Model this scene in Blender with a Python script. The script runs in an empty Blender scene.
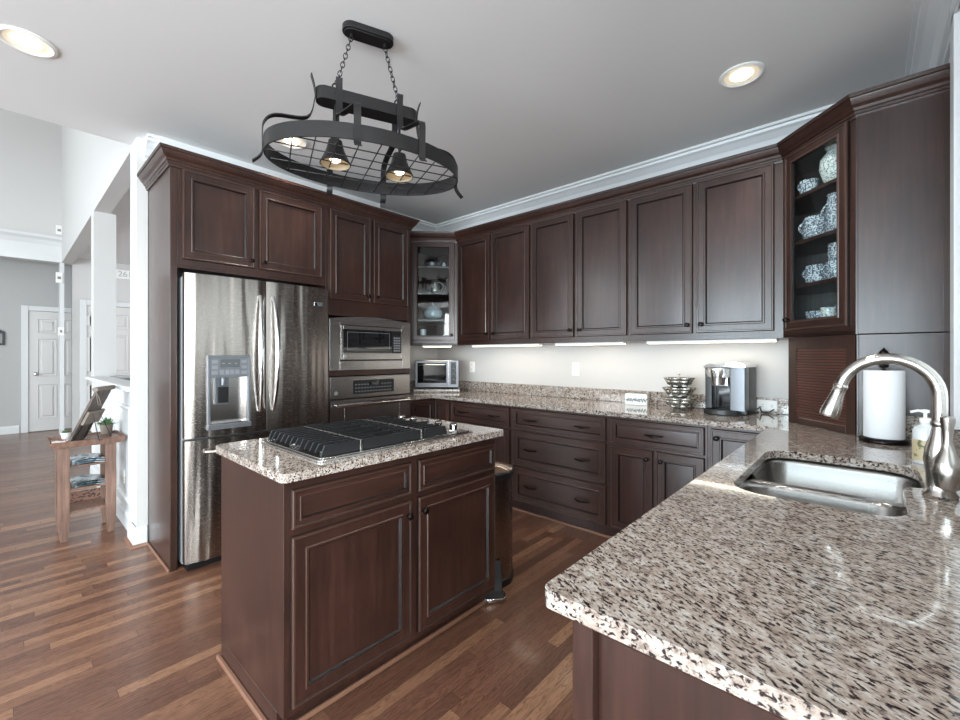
import bpy, bmesh, math, random
from mathutils import Vector, Matrix
random.seed(7)
PI = math.pi
S = bpy.context.scene
COL = S.collection
# ------------------------------------------------------------------ camera
cam = bpy.data.objects.new('camera', bpy.data.cameras.new('camera'))
COL.objects.link(cam); S.camera = cam
cam.location = (0, 0, 1.30)
cam.rotation_euler = (PI / 2, 0, math.radians(42.15))
cam.data.sensor_width = 36; cam.data.lens = 36 * 430 / 960
cam.data.shift_y = -5 / 960; cam.data.clip_start = 0.02
# ------------------------------------------------------------------ world, light, exposure
W = bpy.data.worlds.new('daylight'); S.world = W; W.use_nodes = True
W.node_tree.nodes['Background'].inputs[0].default_value = (0.86, 0.93, 1.0, 1)
W.node_tree.nodes['Background'].inputs[1].default_value = 0.7
S.view_settings.view_transform = 'Standard'; S.view_settings.look = 'None'
S.view_settings.gamma = 1; S.view_settings.use_curve_mapping = False
S.view_settings.exposure = 0.50
def area(name, loc, direction, sx, sy, power, col=(1, 1, 1), spread=180):
    l = bpy.data.lights.new(name, 'AREA'); l.shape = 'RECTANGLE'; l.size = sx; l.size_y = sy
    l.energy = power; l.color = col; l.spread = math.radians(spread)
    o = bpy.data.objects.new(name, l); COL.objects.link(o); o.location = loc
    o.rotation_euler = Vector(direction).to_track_quat('-Z', 'Y').to_euler()
    return o
DAY = (0.93, 0.97, 1.0)
area('daylight_rear_windows', (-1.0, -4.55, 1.5), (0, 1, 0.12), 4.0, 2.2, 490, (0.80, 0.91, 1.0))
area('daylight_side_windows', (3.25, -1.9, 1.5), (-1, 0.15, 0.12), 3.6, 2.2, 420, DAY)
area('daylight_sink_window', (0.50, 1.62, 1.7), (-1, 0, -0.1), 1.3, 1.2, 7, DAY)
area('daylight_hall_windows', (-6.6, -4.55, 2.6), (-0.1, 1, 0.0), 4.6, 3.6, 230, DAY)
area('daylight_far_room', (-7.6, 3.9, 1.6), (0, -1, 0.05), 2.6, 1.9, 32, DAY)

# ------------------------------------------------------------------ materials
def new_mat(name):
    m = bpy.data.materials.new(name); m.use_nodes = True
    return m, m.node_tree.nodes, m.node_tree.links, m.node_tree.nodes['Principled BSDF']
def lin(c):
    return tuple(((x / 255) / 12.92 if x / 255 <= 0.04045 else ((x / 255 + 0.055) / 1.055) ** 2.4) for x in c) + (1,)
def ramp(n, stops, interp='LINEAR'):
    r = n.new('ShaderNodeValToRGB'); r.color_ramp.interpolation = interp
    e = r.color_ramp.elements
    while len(e) > 1: e.remove(e[0])
    e[0].position = stops[0][0]; e[0].color = stops[0][1]
    for p, c in stops[1:]:
        x = e.new(p); x.color = c
    return r
def plain(name, rgb, rough=0.5, metal=0.0, coat=0.0, emis=None, estr=0, bump=0, bscale=200):
    m, n, l, b = new_mat(name)
    b.inputs['Base Color'].default_value = lin(rgb)
    b.inputs['Roughness'].default_value = rough; b.inputs['Metallic'].default_value = metal
    b.inputs['Coat Weight'].default_value = coat
    nz = n.new('ShaderNodeTexNoise'); nz.inputs['Scale'].default_value = bscale
    tc = n.new('ShaderNodeTexCoord'); l.new(tc.outputs['Object'], nz.inputs['Vector'])
    mp = n.new('ShaderNodeMapRange'); mp.inputs[3].default_value = rough * 0.9; mp.inputs[4].default_value = min(1, rough * 1.1)
    l.new(nz.outputs[0], mp.inputs[0]); l.new(mp.outputs[0], b.inputs['Roughness'])
    if bump:
        bp = n.new('ShaderNodeBump'); bp.inputs['Strength'].default_value = bump; bp.inputs['Distance'].default_value = 0.002
        l.new(nz.outputs[0], bp.inputs['Height']); l.new(bp.outputs[0], b.inputs['Normal'])
    if emis:
        b.inputs['Emission Color'].default_value = lin(emis); b.inputs['Emission Strength'].default_value = estr
    return m
def wood_mat(name, c1, c2, c3, axis=2, rough=0.32, coat=0.25, fine=1.0, bump=0.03):
    m, n, l, b = new_mat(name)
    tc = n.new('ShaderNodeTexCoord'); mp = n.new('ShaderNodeMapping')
    sc = [22, 22, 22]; sc[axis] = 1.6
    mp.inputs['Scale'].default_value = [s * fine for s in sc]
    l.new(tc.outputs['Object'], mp.inputs[0])
    a = n.new('ShaderNodeTexNoise'); a.inputs['Scale'].default_value = 2.2; a.inputs['Detail'].default_value = 8; a.inputs['Roughness'].default_value = 0.62
    l.new(mp.outputs[0], a.inputs['Vector'])
    g = n.new('ShaderNodeTexNoise'); g.inputs['Scale'].default_value = 3.1; g.inputs['Detail'].default_value = 3
    l.new(tc.outputs['Object'], g.inputs['Vector'])
    mx = n.new('ShaderNodeMix'); mx.data_type = 'FLOAT'; mx.inputs[0].default_value = 0.45
    l.new(a.outputs[0], mx.inputs[2]); l.new(g.outputs[0], mx.inputs[3])
    r = ramp(n, [(0.34, lin(c1)), (0.5, lin(c2)), (0.68, lin(c3))]); l.new(mx.outputs[0], r.inputs[0])
    l.new(r.outputs[0], b.inputs['Base Color'])
    b.inputs['Roughness'].default_value = rough; b.inputs['Coat Weight'].default_value = coat; b.inputs['Coat Roughness'].default_value = 0.18
    bp = n.new('ShaderNodeBump'); bp.inputs['Strength'].default_value = bump; bp.inputs['Distance'].default_value = 0.002
    l.new(a.outputs[0], bp.inputs['Height']); l.new(bp.outputs[0], b.inputs['Normal'])
    return m
def granite_mat(name):
    m, n, l, b = new_mat(name)
    tc = n.new('ShaderNodeTexCoord'); rot = n.new('ShaderNodeMapping'); rot.inputs['Rotation'].default_value = (0, 0, math.radians(27))
    l.new(tc.outputs['Object'], rot.inputs[0])
    st = n.new('ShaderNodeMapping'); st.inputs['Scale'].default_value = (66, 142, 120); l.new(rot.outputs[0], st.inputs[0])
    dark = n.new('ShaderNodeTexNoise'); dark.inputs['Scale'].default_value = 1.25; dark.inputs['Detail'].default_value = 3.5; dark.inputs['Roughness'].default_value = 0.55; dark.inputs['Distortion'].default_value = 0.5
    l.new(st.outputs[0], dark.inputs['Vector'])
    st2 = n.new('ShaderNodeMapping'); st2.inputs['Scale'].default_value = (16, 36, 30); l.new(rot.outputs[0], st2.inputs[0])
    mid = n.new('ShaderNodeTexNoise'); mid.inputs['Scale'].default_value = 1.6; mid.inputs['Detail'].default_value = 6; mid.inputs['Roughness'].default_value = 0.7
    l.new(st2.outputs[0], mid.inputs['Vector'])
    base = ramp(n, [(0.33, lin((130, 116, 107))), (0.44, lin((160, 146, 135))), (0.54, lin((176, 166, 157))), (0.70, lin((198, 195, 191)))])
    l.new(mid.outputs[0], base.inputs[0])
    grain = n.new('ShaderNodeTexVoronoi'); grain.inputs['Scale'].default_value = 210; l.new(rot.outputs[0], grain.inputs['Vector'])
    gm = n.new('ShaderNodeMix'); gm.data_type = 'RGBA'; gm.blend_type = 'SOFT_LIGHT'; gm.inputs[0].default_value = 0.35
    bw = n.new('ShaderNodeRGBToBW'); l.new(grain.outputs['Color'], bw.inputs[0])
    l.new(base.outputs[0], gm.inputs[6]); l.new(bw.outputs[0], gm.inputs[7])
    # speckle mask, clustered by a larger noise
    add = n.new('ShaderNodeMath'); add.operation = 'MULTIPLY_ADD'; add.inputs[1].default_value = 0.22; l.new(mid.outputs[0], add.inputs[0]); l.new(dark.outputs[0], add.inputs[2])
    m1 = ramp(n, [(0.505, (1, 1, 1, 1)), (0.545, (0, 0, 0, 1))]); l.new(add.outputs[0], m1.inputs[0])
    m2 = ramp(n, [(0.545, (1, 1, 1, 1)), (0.61, (0, 0, 0, 1))]); l.new(add.outputs[0], m2.inputs[0])
    x1 = n.new('ShaderNodeMix'); x1.data_type = 'RGBA'; x1.inputs[7].default_value = lin((116, 104, 98)); l.new(m2.outputs[0], x1.inputs[0]); l.new(gm.outputs[2], x1.inputs[6])
    x2 = n.new('ShaderNodeMix'); x2.data_type = 'RGBA'; x2.inputs[7].default_value = lin((40, 33, 34)); l.new(m1.outputs[0], x2.inputs[0]); l.new(x1.outputs[2], x2.inputs[6])
    l.new(x2.outputs[2], b.inputs['Base Color'])
    b.inputs['Roughness'].default_value = 0.09; b.inputs['Coat Weight'].default_value = 0.5; b.inputs['Coat Roughness'].default_value = 0.03
    return m
def floor_mat():
    m, n, l, b = new_mat('oak_strip_floor')
    def mth(op, a, c=None, d=None):
        x = n.new('ShaderNodeMath'); x.operation = op
        for k, q in enumerate((a, c, d)):
            if q is None: continue
            if isinstance(q, (int, float)): x.inputs[k].default_value = q
            else: l.new(q, x.inputs[k])
        return x.outputs[0]
    tc = n.new('ShaderNodeTexCoord'); sp = n.new('ShaderNodeSeparateXYZ'); l.new(tc.outputs['Object'], sp.inputs[0])
    RW_ = 0.057
    ru = mth('DIVIDE', sp.outputs['X'], RW_); row = mth('FLOOR', ru); rf = mth('FRACT', ru)
    wn = n.new('ShaderNodeTexWhiteNoise'); wn.noise_dimensions = '1D'; l.new(row, wn.inputs['W'])
    lu = mth('ADD', mth('DIVIDE', sp.outputs['Y'], 0.85), mth('MULTIPLY', wn.outputs['Value'], 9.7)); seg = mth('FLOOR', lu); lf = mth('FRACT', lu)
    cv = n.new('ShaderNodeCombineXYZ'); l.new(row, cv.inputs[0]); l.new(seg, cv.inputs[1])
    wb = n.new('ShaderNodeTexWhiteNoise'); wb.noise_dimensions = '2D'; l.new(cv.outputs[0], wb.inputs['Vector'])
    board = ramp(n, [(0, lin((98, 68, 55))), (0.4, lin((114, 80, 64))), (0.7, lin((126, 91, 72))), (0.9, lin((140, 104, 82))), (1, lin((154, 117, 92)))]); l.new(wb.outputs['Value'], board.inputs[0])
    # seams between strips and at board ends
    e1 = mth('LESS_THAN', mth('MINIMUM', rf, mth('SUBTRACT', 1, rf)), 0.016)
    e2 = mth('LESS_THAN', mth('MINIMUM', lf, mth('SUBTRACT', 1, lf)), 0.0012)
    seam = mth('MAXIMUM', e1, e2)
    gv = n.new('ShaderNodeCombineXYZ'); l.new(mth('MULTIPLY', sp.outputs['X'], 30), gv.inputs[0]); l.new(mth('MULTIPLY', sp.outputs['Y'], 2.6), gv.inputs[1]); l.new(mth('MULTIPLY', wb.outputs['Value'], 40), gv.inputs[2])
    g = n.new('ShaderNodeTexNoise'); g.inputs['Scale'].default_value = 1.5; g.inputs['Detail'].default_value = 6; g.inputs['Roughness'].default_value = 0.6; g.inputs['Distortion'].default_value = 1.2; l.new(gv.outputs[0], g.inputs['Vector'])
    # cathedral grain: bands of the noise
    bands = mth('SINE', mth('MULTIPLY', g.outputs[0], 46)); 
    gr = ramp(n, [(0.0, lin((188, 178, 172))), (0.35, lin((240, 236, 232))), (1, lin((255, 254, 252)))]); l.new(mth('MULTIPLY_ADD', bands, 0.5, 0.5), gr.inputs[0])
    mu = n.new('ShaderNodeMix'); mu.data_type = 'RGBA'; mu.blend_type = 'MULTIPLY'; mu.inputs[0].default_value = 0.9
    l.new(board.outputs[0], mu.inputs[6]); l.new(gr.outputs[0], mu.inputs[7])
    mo = n.new('ShaderNodeMix'); mo.data_type = 'RGBA'; mo.inputs[7].default_value = lin((46, 30, 24))
    l.new(mth('MULTIPLY', seam, 0.8), mo.inputs[0]); l.new(mu.outputs[2], mo.inputs[6]); l.new(mo.outputs[2], b.inputs['Base Color'])
    b.inputs['Roughness'].default_value = 0.30; b.inputs['Specular IOR Level'].default_value = 0.4; b.inputs['Coat Weight'].default_value = 0.15; b.inputs['Coat Roughness'].default_value = 0.1
    bp = n.new('ShaderNodeBump'); bp.inputs['Strength'].default_value = 0.08; bp.inputs['Distance'].default_value = 0.001
    l.new(g.outputs[0], bp.inputs['Height']); l.new(bp.outputs[0], b.inputs['Normal'])
    return m
def steel_mat(name, rough=0.24, wave=0.0, col=(178, 174, 171), axis=0):
    m, n, l, b = new_mat(name)
    b.inputs['Base Color'].default_value = lin(col); b.inputs['Metallic'].default_value = 1
    tc = n.new('ShaderNodeTexCoord'); mp = n.new('ShaderNodeMapping')
    s = [700, 700, 700]; s[axis] = 6; mp.inputs['Scale'].default_value = s; l.new(tc.outputs['Object'], mp.inputs[0])
    a = n.new('ShaderNodeTexNoise'); a.inputs['Scale'].default_value = 1; a.inputs['Detail'].default_value = 2; l.new(mp.outputs[0], a.inputs['Vector'])
    r = n.new('ShaderNodeMapRange'); r.inputs[3].default_value = rough * 0.8; r.inputs[4].default_value = rough * 1.25
    l.new(a.outputs[0], r.inputs[0]); l.new(r.outputs[0], b.inputs['Roughness'])
    if wave:
        mw = n.new('ShaderNodeMapping'); mw.inputs['Scale'].default_value = (11, 11, 0.9); l.new(tc.outputs['Object'], mw.inputs[0])
        w = n.new('ShaderNodeTexNoise'); w.inputs['Scale'].default_value = 1; w.inputs['Detail'].default_value = 1.5; l.new(mw.outputs[0], w.inputs['Vector'])
        bp = n.new('ShaderNodeBump'); bp.inputs['Strength'].default_value = wave; bp.inputs['Distance'].default_value = 0.02
        l.new(w.outputs[0], bp.inputs['Height']); l.new(bp.outputs[0], b.inputs['Normal'])
    return m
def glass_mat(name, tint=(245, 250, 250)):
    m, n, l, b = new_mat(name)
    n.remove(b); out = n['Material Output']
    t = n.new('ShaderNodeBsdfTransparent'); t.inputs[0].default_value = lin(tint)
    g = n.new('ShaderNodeBsdfGlossy'); g.inputs['Roughness'].default_value = 0.02
    lw = n.new('ShaderNodeLayerWeight'); lw.inputs[0].default_value = 0.5
    pw = n.new('ShaderNodeMath'); pw.operation = 'POWER'; pw.inputs[1].default_value = 5; l.new(lw.outputs['Facing'], pw.inputs[0])
    f = n.new('ShaderNodeMath'); f.operation = 'MULTIPLY_ADD'; f.inputs[1].default_value = 0.85; f.inputs[2].default_value = 0.03; l.new(pw.outputs[0], f.inputs[0])
    x = n.new('ShaderNodeMixShader'); l.new(f.outputs[0], x.inputs[0]); l.new(t.outputs[0], x.inputs[1]); l.new(g.outputs[0], x.inputs[2])
    l.new(x.outputs[0], out.inputs[0])
    return m
def speckle_mat(name, bg, fg, scale=70, thr=0.5, rough=0.2):
    m, n, l, b = new_mat(name)
    tc = n.new('ShaderNodeTexCoord'); a = n.new('ShaderNodeTexNoise'); a.inputs['Scale'].default_value = scale; a.inputs['Detail'].default_value = 2.5
    l.new(tc.outputs['Object'], a.inputs['Vector'])
    r = ramp(n, [(thr - 0.03, lin(fg)), (thr + 0.03, lin(bg))]); l.new(a.outputs[0], r.inputs[0]); l.new(r.outputs[0], b.inputs['Base Color'])
    b.inputs['Roughness'].default_value = rough
    return m
def shade_panel_mat():   # woven / pebbled surface of the table shelves
    return speckle_mat('carved_oak', (128, 92, 76), (62, 44, 38), 60, 0.47, 0.5)

M = {}
M['wood'] = wood_mat('cherry_cabinet_wood', (36, 22, 18), (51, 31, 25), (67, 43, 36))
M['woodh'] = wood_mat('cherry_cabinet_wood_horizontal', (36, 22, 18), (51, 31, 25), (67, 43, 36), axis=0)
M['glaze'] = plain('dark_glaze_line', (24, 15, 13), 0.4)
M['edge'] = plain('highlit_wood_edge', (68, 47, 39), 0.32, coat=0.3)  # lighter brown paints a highlight along door and drawer edges
M['tamb'] = wood_mat('tambour_slat_wood', (62, 34, 27), (84, 50, 40), (104, 66, 54), axis=0)
M['inner'] = plain('cabinet_interior_wood', (44, 27, 22), 0.5)
M['oak'] = wood_mat('red_oak', (84, 62, 52), (116, 88, 75), (146, 116, 101), axis=2, rough=0.45, coat=0.1, fine=1.0, bump=0.1)
M['shoe'] = plain('shoe_moulding_wood', (128, 92, 74), 0.35, coat=0.3)
M['granite'] = granite_mat('speckled_granite')
M['floor'] = floor_mat()
M['wall'] = plain('wall_paint', (200, 198, 196), 0.6, bump=0.03, bscale=300)
M['greywall'] = plain('grey_wall_paint', (176, 175, 174), 0.6, bump=0.03, bscale=300)
M['ceil'] = plain('ceiling_paint', (218, 217, 216), 0.7, bump=0.05, bscale=400)
M['trim'] = plain('white_trim_paint', (212, 213, 214), 0.35)
M['doorp'] = plain('white_door_paint', (208, 205, 203), 0.35)
M['steel'] = steel_mat('brushed_stainless', 0.22)
M['fridge'] = steel_mat('fridge_stainless', 0.25, wave=0.8, col=(152, 144, 138), axis=0)
M['nickel'] = steel_mat('brushed_nickel', 0.24, col=(186, 181, 176), axis=2)
M['chrome'] = plain('polished_steel', (215, 215, 215), 0.08, 1)
M['sink'] = steel_mat('sink_steel', 0.28, col=(146, 143, 140), axis=1)
M['black'] = plain('black_plastic', (20, 20, 22), 0.35)
M['iron'] = plain('cast_iron', (30, 31, 33), 0.36, bump=0.15, bscale=500)
M['rack'] = plain('hammered_dark_iron', (52, 51, 51), 0.38, 0.7, bump=0.1, bscale=120)
M['bronze'] = plain('oil_rubbed_bronze', (30, 25, 24), 0.28, 0.8)
M['bglass'] = plain('black_glass', (10, 12, 15), 0.05, coat=1)
M['glass'] = glass_mat('clear_glass')
M['white'] = plain('white_plastic', (235, 234, 230), 0.4)
M['grey'] = plain('grey_plastic', (132, 133, 135), 0.4)
M['silver'] = plain('silver_plastic', (118, 121, 126), 0.35, 0.5)
M['paper'] = plain('paper_towel', (232, 233, 236), 0.9, bump=0.5, bscale=90)
M['lamp'] = plain('lit_lamp', (255, 246, 230), 0.4, emis=(255, 244, 225), estr=3.5)
M['lampw'] = plain('lamp_reflector', (236, 226, 206), 0.35, emis=(255, 238, 208), estr=0.25)
M['shadein'] = plain('bronze_shade_lining', (150, 134, 110), 0.4)
M['led'] = plain('under_cabinet_diffuser', (255, 244, 225), 0.4, emis=(255, 240, 214), estr=3.5)
M['mug'] = speckle_mat('blue_spongeware', (202, 203, 206), (78, 84, 100), 140, 0.51, 0.15)
M['jarlight'] = speckle_mat('pale_spongeware', (222, 220, 212), (128, 130, 142), 120, 0.45, 0.2)
M['pewter'] = plain('pewter', (190, 188, 182), 0.25, 0.9)
M['darkenamel'] = plain('dark_blue_enamel', (22, 24, 46), 0.2, coat=0.5)
M['crystal'] = plain('pale_pressed_glass', (196, 206, 214), 0.1, coat=0.6)
M['leaf'] = plain('green_leaf', (92, 122, 82), 0.5)
M['pot'] = plain('white_pot', (222, 222, 220), 0.4)
M['basket'] = plain('weathered_wood_grey', (120, 108, 98), 0.7, bump=0.4, bscale=60)
M['sign'] = wood_mat('weathered_board', (62, 54, 50), (92, 82, 76), (124, 113, 105), axis=2, rough=0.8, coat=0)
M['carved'] = shade_panel_mat()
M['magA'] = speckle_mat('magazine_cover', (186, 194, 200), (92, 112, 124), 22, 0.5, 0.25)
M['magB'] = speckle_mat('magazine_cover_dark', (160, 168, 172), (62, 82, 88), 18, 0.5, 0.25)
M['cloth'] = speckle_mat('striped_cloth', (226, 218, 212), (130, 62, 52), 30, 0.48, 0.8)
M['soap'] = plain('clear_soap_bottle', (214, 217, 218), 0.12, coat=0.5)
M['amber'] = speckle_mat('botanical_label', (196, 180, 148), (112, 112, 76), 45, 0.42, 0.3)
M['rubber'] = plain('black_rubber', (16, 16, 16), 0.6)
M['outletd'] = plain('outlet_slot', (60, 60, 60), 0.5)
M['frame'] = plain('black_frame', (24, 23, 23), 0.4)
M['binlid'] = plain('reflection_tinted_steel_lid', (150, 128, 112), 0.1, 0.6)  # brown reflection painted into the colour of the stainless lid

# ------------------------------------------------------------------ mesh helpers
class MB:
    def __init__(s): s.bm = bmesh.new(); s.T = Matrix.Identity(4)
    def v(s, p): return s.bm.verts.new(s.T @ Vector(p))
    def f(s, vs, m=0):
        try: fc = s.bm.faces.new(vs)
        except ValueError: return None
        fc.material_index = m; fc.smooth = True; return fc
    def box(s, a, b, m=0):
        x0, y0, z0 = [min(a[i], b[i]) for i in range(3)]; x1, y1, z1 = [max(a[i], b[i]) for i in range(3)]
        V = [s.v(p) for p in ((x0,y0,z0),(x1,y0,z0),(x1,y1,z0),(x0,y1,z0),(x0,y0,z1),(x1,y0,z1),(x1,y1,z1),(x0,y1,z1))]
        for q in ((3,2,1,0),(4,5,6,7),(0,1,5,4),(1,2,6,5),(2,3,7,6),(3,0,4,7)): s.f([V[i] for i in q], m)
        return s
    def prism(s, pts, z0, z1, m=0):     # polygon in xy, any winding
        ar = sum(pts[i][0]*pts[(i+1)%len(pts)][1]-pts[(i+1)%len(pts)][0]*pts[i][1] for i in range(len(pts)))
        if ar < 0: pts = pts[::-1]
        a = [s.v((x, y, z0)) for x, y in pts]; b = [s.v((x, y, z1)) for x, y in pts]
        s.f(a[::-1], m); s.f(b, m); k = len(pts)
        for i in range(k): s.f([a[i], a[(i+1)%k], b[(i+1)%k], b[i]], m)
        return s
    def profile(s, pts, y0, y1, m=0):   # polygon in xz extruded along y
        T = s.T; s.T = T @ Matrix(((1,0,0,0),(0,0,1,0),(0,1,0,0),(0,0,0,1)))
        s.prism(pts, y0, y1, m); s.T = T; return s
    def lathe(s, prof, c=(0,0,0), axis='z', n=24, m=0, caps=True, sx=1, sy=1, mats=None):
        R = {'z': Matrix.Identity(4), 'x': Matrix.Rotation(PI/2, 4, 'Y'), 'y': Matrix.Rotation(PI/2, 4, 'X')}[axis] if isinstance(axis, str) else axis
        T = s.T; s.T = T @ Matrix.Translation(c) @ R
        rings = [[s.v((r*sx*math.cos(2*PI*i/n), r*sy*math.sin(2*PI*i/n), z)) for i in range(n)] for r, z in prof]
        for k in range(len(rings)-1):
            for i in range(n): s.f([rings[k][i], rings[k][(i+1)%n], rings[k+1][(i+1)%n], rings[k+1][i]], mats[k] if mats else m)
        if caps:
            s.f(rings[0][::-1], mats[0] if mats else m); s.f(rings[-1], mats[-1] if mats else m)
        s.T = T; return s
    def cyl(s, a, b, r, r2=None, n=14, m=0):
        a = Vector(a); b = Vector(b); d = b-a
        q = d.to_track_quat('Z', 'Y').to_matrix().to_4x4()
        return s.lathe([(r, 0), (r if r2 is None else r2, d.length)], a, q, n, m)
    def tube(s, path, r, n=10, m=0, closed=False, flat=None):
        P = [Vector(p) for p in path]; k = len(P); rings = []; N = None
        for i in range(k):
            if closed: t = (P[(i+1)%k]-P[i-1]).normalized()
            else: t = (P[min(i+1,k-1)]-P[max(i-1,0)]).normalized()
            if N is None:
                N = t.orthogonal().normalized() if flat is None else (Vector(flat)-t*Vector(flat).dot(t)).normalized()
            else: N = (N - t*N.dot(t)).normalized()
            B = t.cross(N); rr = r[i] if isinstance(r, list) else r
            if isinstance(rr, tuple): ra, rb = rr
            else: ra = rb = rr
            if flat is None: rings.append([s.v(P[i]+N*ra*math.cos(2*PI*j/n)+B*rb*math.sin(2*PI*j/n)) for j in range(n)])
            else: rings.append([s.v(P[i]+N*ra*cx+B*rb*cy) for cx, cy in ((1,1),(-1,1),(-1,-1),(1,-1))])
        n = len(rings[0])
        for i in range(k if closed else k-1):
            a, b = rings[i], rings[(i+1)%k]
            for j in range(n): s.f([a[j], a[(j+1)%n], b[(j+1)%n], b[j]], m)
        if not closed: s.f(rings[0][::-1], m); s.f(rings[-1], m)
        return s
    def sweep(s, path, prof, side=1, m=0, closed=False):   # path in xy, prof (offset, z), mitred corners
        P = [Vector((x, y)) for x, y in path]; k = len(P); rings = []
        for i in range(k):
            d1 = (P[i]-P[i-1]).normalized() if i or closed else None
            d2 = (P[(i+1)%k]-P[i]).normalized() if i < k-1 or closed else None
            d1 = d1 or d2; d2 = d2 or d1
            n1 = Vector((-d1.y, d1.x))*side; n2 = Vector((-d2.y, d2.x))*side
            mt = (n1+n2).normalized(); sc = 1/max(0.3, mt.dot(n1))
            rings.append([s.v((P[i].x+mt.x*sc*o, P[i].y+mt.y*sc*o, z)) for o, z in prof])
        q = len(prof)
        for i in range(k if closed else k-1):
            a, b = rings[i], rings[(i+1)%k]
            for j in range(q): s.f([a[j], a[(j+1)%q], b[(j+1)%q], b[j]], m)
        if not closed: s.f(rings[0][::-1], m); s.f(rings[-1], m)
        return s
    def panel(s, x0, z0, w, h, y, th, rings, mats, back=True):
        """raised or recessed panel facing -y: rings of (inset, height above y) ; y = back plane"""
        R = []
        for ins, d in [(0, 0)] + rings:
            R.append([s.v((x0+ins, y-d, z0+ins)), s.v((x0+w-ins, y-d, z0+ins)), s.v((x0+w-ins, y-d, z0+h-ins)), s.v((x0+ins, y-d, z0+h-ins))])
        for k in range(len(R)-1):
            for i in range(4): s.f([R[k][i], R[k][(i+1)%4], R[k+1][(i+1)%4], R[k+1][i]], mats[k])
        s.f(R[-1], mats[-1])
        if back: s.f(R[0][::-1], 0)
        return s
    def build(s, name, mats, parent=None, loc=None, rotz=0, bev=0, seg=2, ang=35):
        bm = s.bm; bmesh.ops.recalc_face_normals(bm, faces=bm.faces)
        me = bpy.data.meshes.new(name); bm.to_mesh(me); bm.free()
        for m_ in (mats if isinstance(mats, (list, tuple)) else [mats]): me.materials.append(M[m_] if isinstance(m_, str) else m_)
        me.set_sharp_from_angle(angle=math.radians(ang))
        o = bpy.data.objects.new(name, me); COL.objects.link(o)
        if parent: o.parent = parent
        if loc is not None: o.location = loc; o.rotation_euler = (0, 0, rotz)
        if bev:
            b = o.modifiers.new('bevel', 'BEVEL'); b.width = bev; b.segments = seg; b.limit_method = 'ANGLE'; b.angle_limit = math.radians(40); b.harden_normals = True
        return o
def tag(o, label=None, cat=None, group=None, kind=None):
    if label: o['label'] = label
    if cat: o['category'] = cat
    if group: o['group'] = group
    if kind: o['kind'] = kind
    return o
def thing(name, label, cat, loc=(0, 0, 0), rotz=0, group=None):
    o = bpy.data.objects.new(name, None); o.empty_display_size = 0.1; COL.objects.link(o)
    o.location = loc; o.rotation_euler = (0, 0, rotz)
    return tag(o, label, cat, group)
def struct(name, mb, mats, bev=0, label=None):
    o = mb.build(name, mats, bev=bev, ang=12); o['kind'] = 'structure'; o['label'] = label or name.replace('_', ' ')
    return o
def kids(o): return [c for c in COL.objects if c.parent == o]
def dup(root, loc, rotz, label=None, group=None):
    def cp(o, par):
        c = o.copy(); COL.objects.link(c); c.parent = par
        for k in kids(o): cp(k, c)
        return c
    r = cp(root, None); r.location = loc; r.rotation_euler = (0, 0, rotz)
    if label: r['label'] = label
    if group: r['group'] = group
    return r
def rrect(x0, y0, x1, y1, r, n=6):
    out = []
    for cx, cy, a0 in ((x1-r, y1-r, 0), (x0+r, y1-r, PI/2), (x0+r, y0+r, PI), (x1-r, y0+r, 3*PI/2)):
        for i in range(n+1):
            a = a0+PI/2*i/n; out.append((cx+r*math.cos(a), cy+r*math.sin(a)))
    return out
def slab(poly, holes, z0, z1):
    """extruded polygon with holes"""
    mb = MB(); bm = mb.bm; es = []
    for lp in [poly]+holes:
        vs = [bm.verts.new((x, y, z1)) for x, y in lp]
        es += [bm.edges.new((vs[i], vs[(i+1) % len(vs)])) for i in range(len(vs))]
    r = bmesh.ops.triangle_fill(bm, use_beauty=True, use_dissolve=False, edges=es)
    fs = [g for g in r['geom'] if isinstance(g, bmesh.types.BMFace)]
    e = bmesh.ops.extrude_face_region(bm, geom=fs, use_keep_orig=True)
    for g in e['geom']:
        if isinstance(g, bmesh.types.BMVert): g.co.z = z0
    for f in bm.faces: f.smooth = True
    return mb

# ------------------------------------------------------------------ room shell
H = 2.78
XA, YB, XC = -3.76, 3.40, 0.265
struct('floor', MB().box((-10.9, -4.6, -0.1), (3.3, 4.3, 0)), 'floor', label='narrow strip oak hardwood floor')
struct('ceiling', MB().box((-3.86, -4.6, H), (3.3, 3.5, H+0.1)), 'ceil', label='light grey flat kitchen ceiling')
struct('wall_left', MB().box((-3.86, 0.66, 0), (XA, 3.5, H)), 'wall', label='kitchen wall behind fridge and oven')
struct('wall_back', MB().box((XA, YB, 0), (XC, 3.5, H)), 'wall', label='pale kitchen wall behind the long row of cabinets')
w = MB()
w.box((XC, 0.4, 0), (0.40, 0.92, H)); w.box((XC, 2.36, 0), (0.40, 3.5, H))
w.box((XC, 0.92, 0), (0.40, 2.36, 1.06)); w.box((XC, 0.92, 2.30), (0.40, 2.36, H))
w.box((0.40, 0.40, 0), (3.3, 0.52, H))
struct('wall_right', w, 'wall', label='kitchen wall beside the sink')
w = MB()   # rear wall of the family room behind the camera, with three windows
for a, b in ((-3.86, -3.0), (-1.75, -1.45), (-0.20, 0.10), (1.35, 3.3)): w.box((a, -4.6, 0), (b, -4.45, H))
w.box((-3.0, -4.6, 0), (1.35, -4.45, 0.45)); w.box((-3.0, -4.6, 2.45), (1.35, -4.45, H))
w.box((-10.9, -4.6, 0), (-8.9, -4.45, 5.6)); w.box((-4.3, -4.6, 0), (-3.86, -4.45, 5.6))
w.box((-8.9, -4.6, 0), (-4.3, -4.45, 0.6)); w.box((-8.9, -4.6, 4.4), (-4.3, -4.45, 5.6)); w.box((-8.9, -4.6, 2.4), (-4.3, -4.45, 2.7))
struct('wall_rear', w, 'wall', label='wall behind the viewer')
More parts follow.
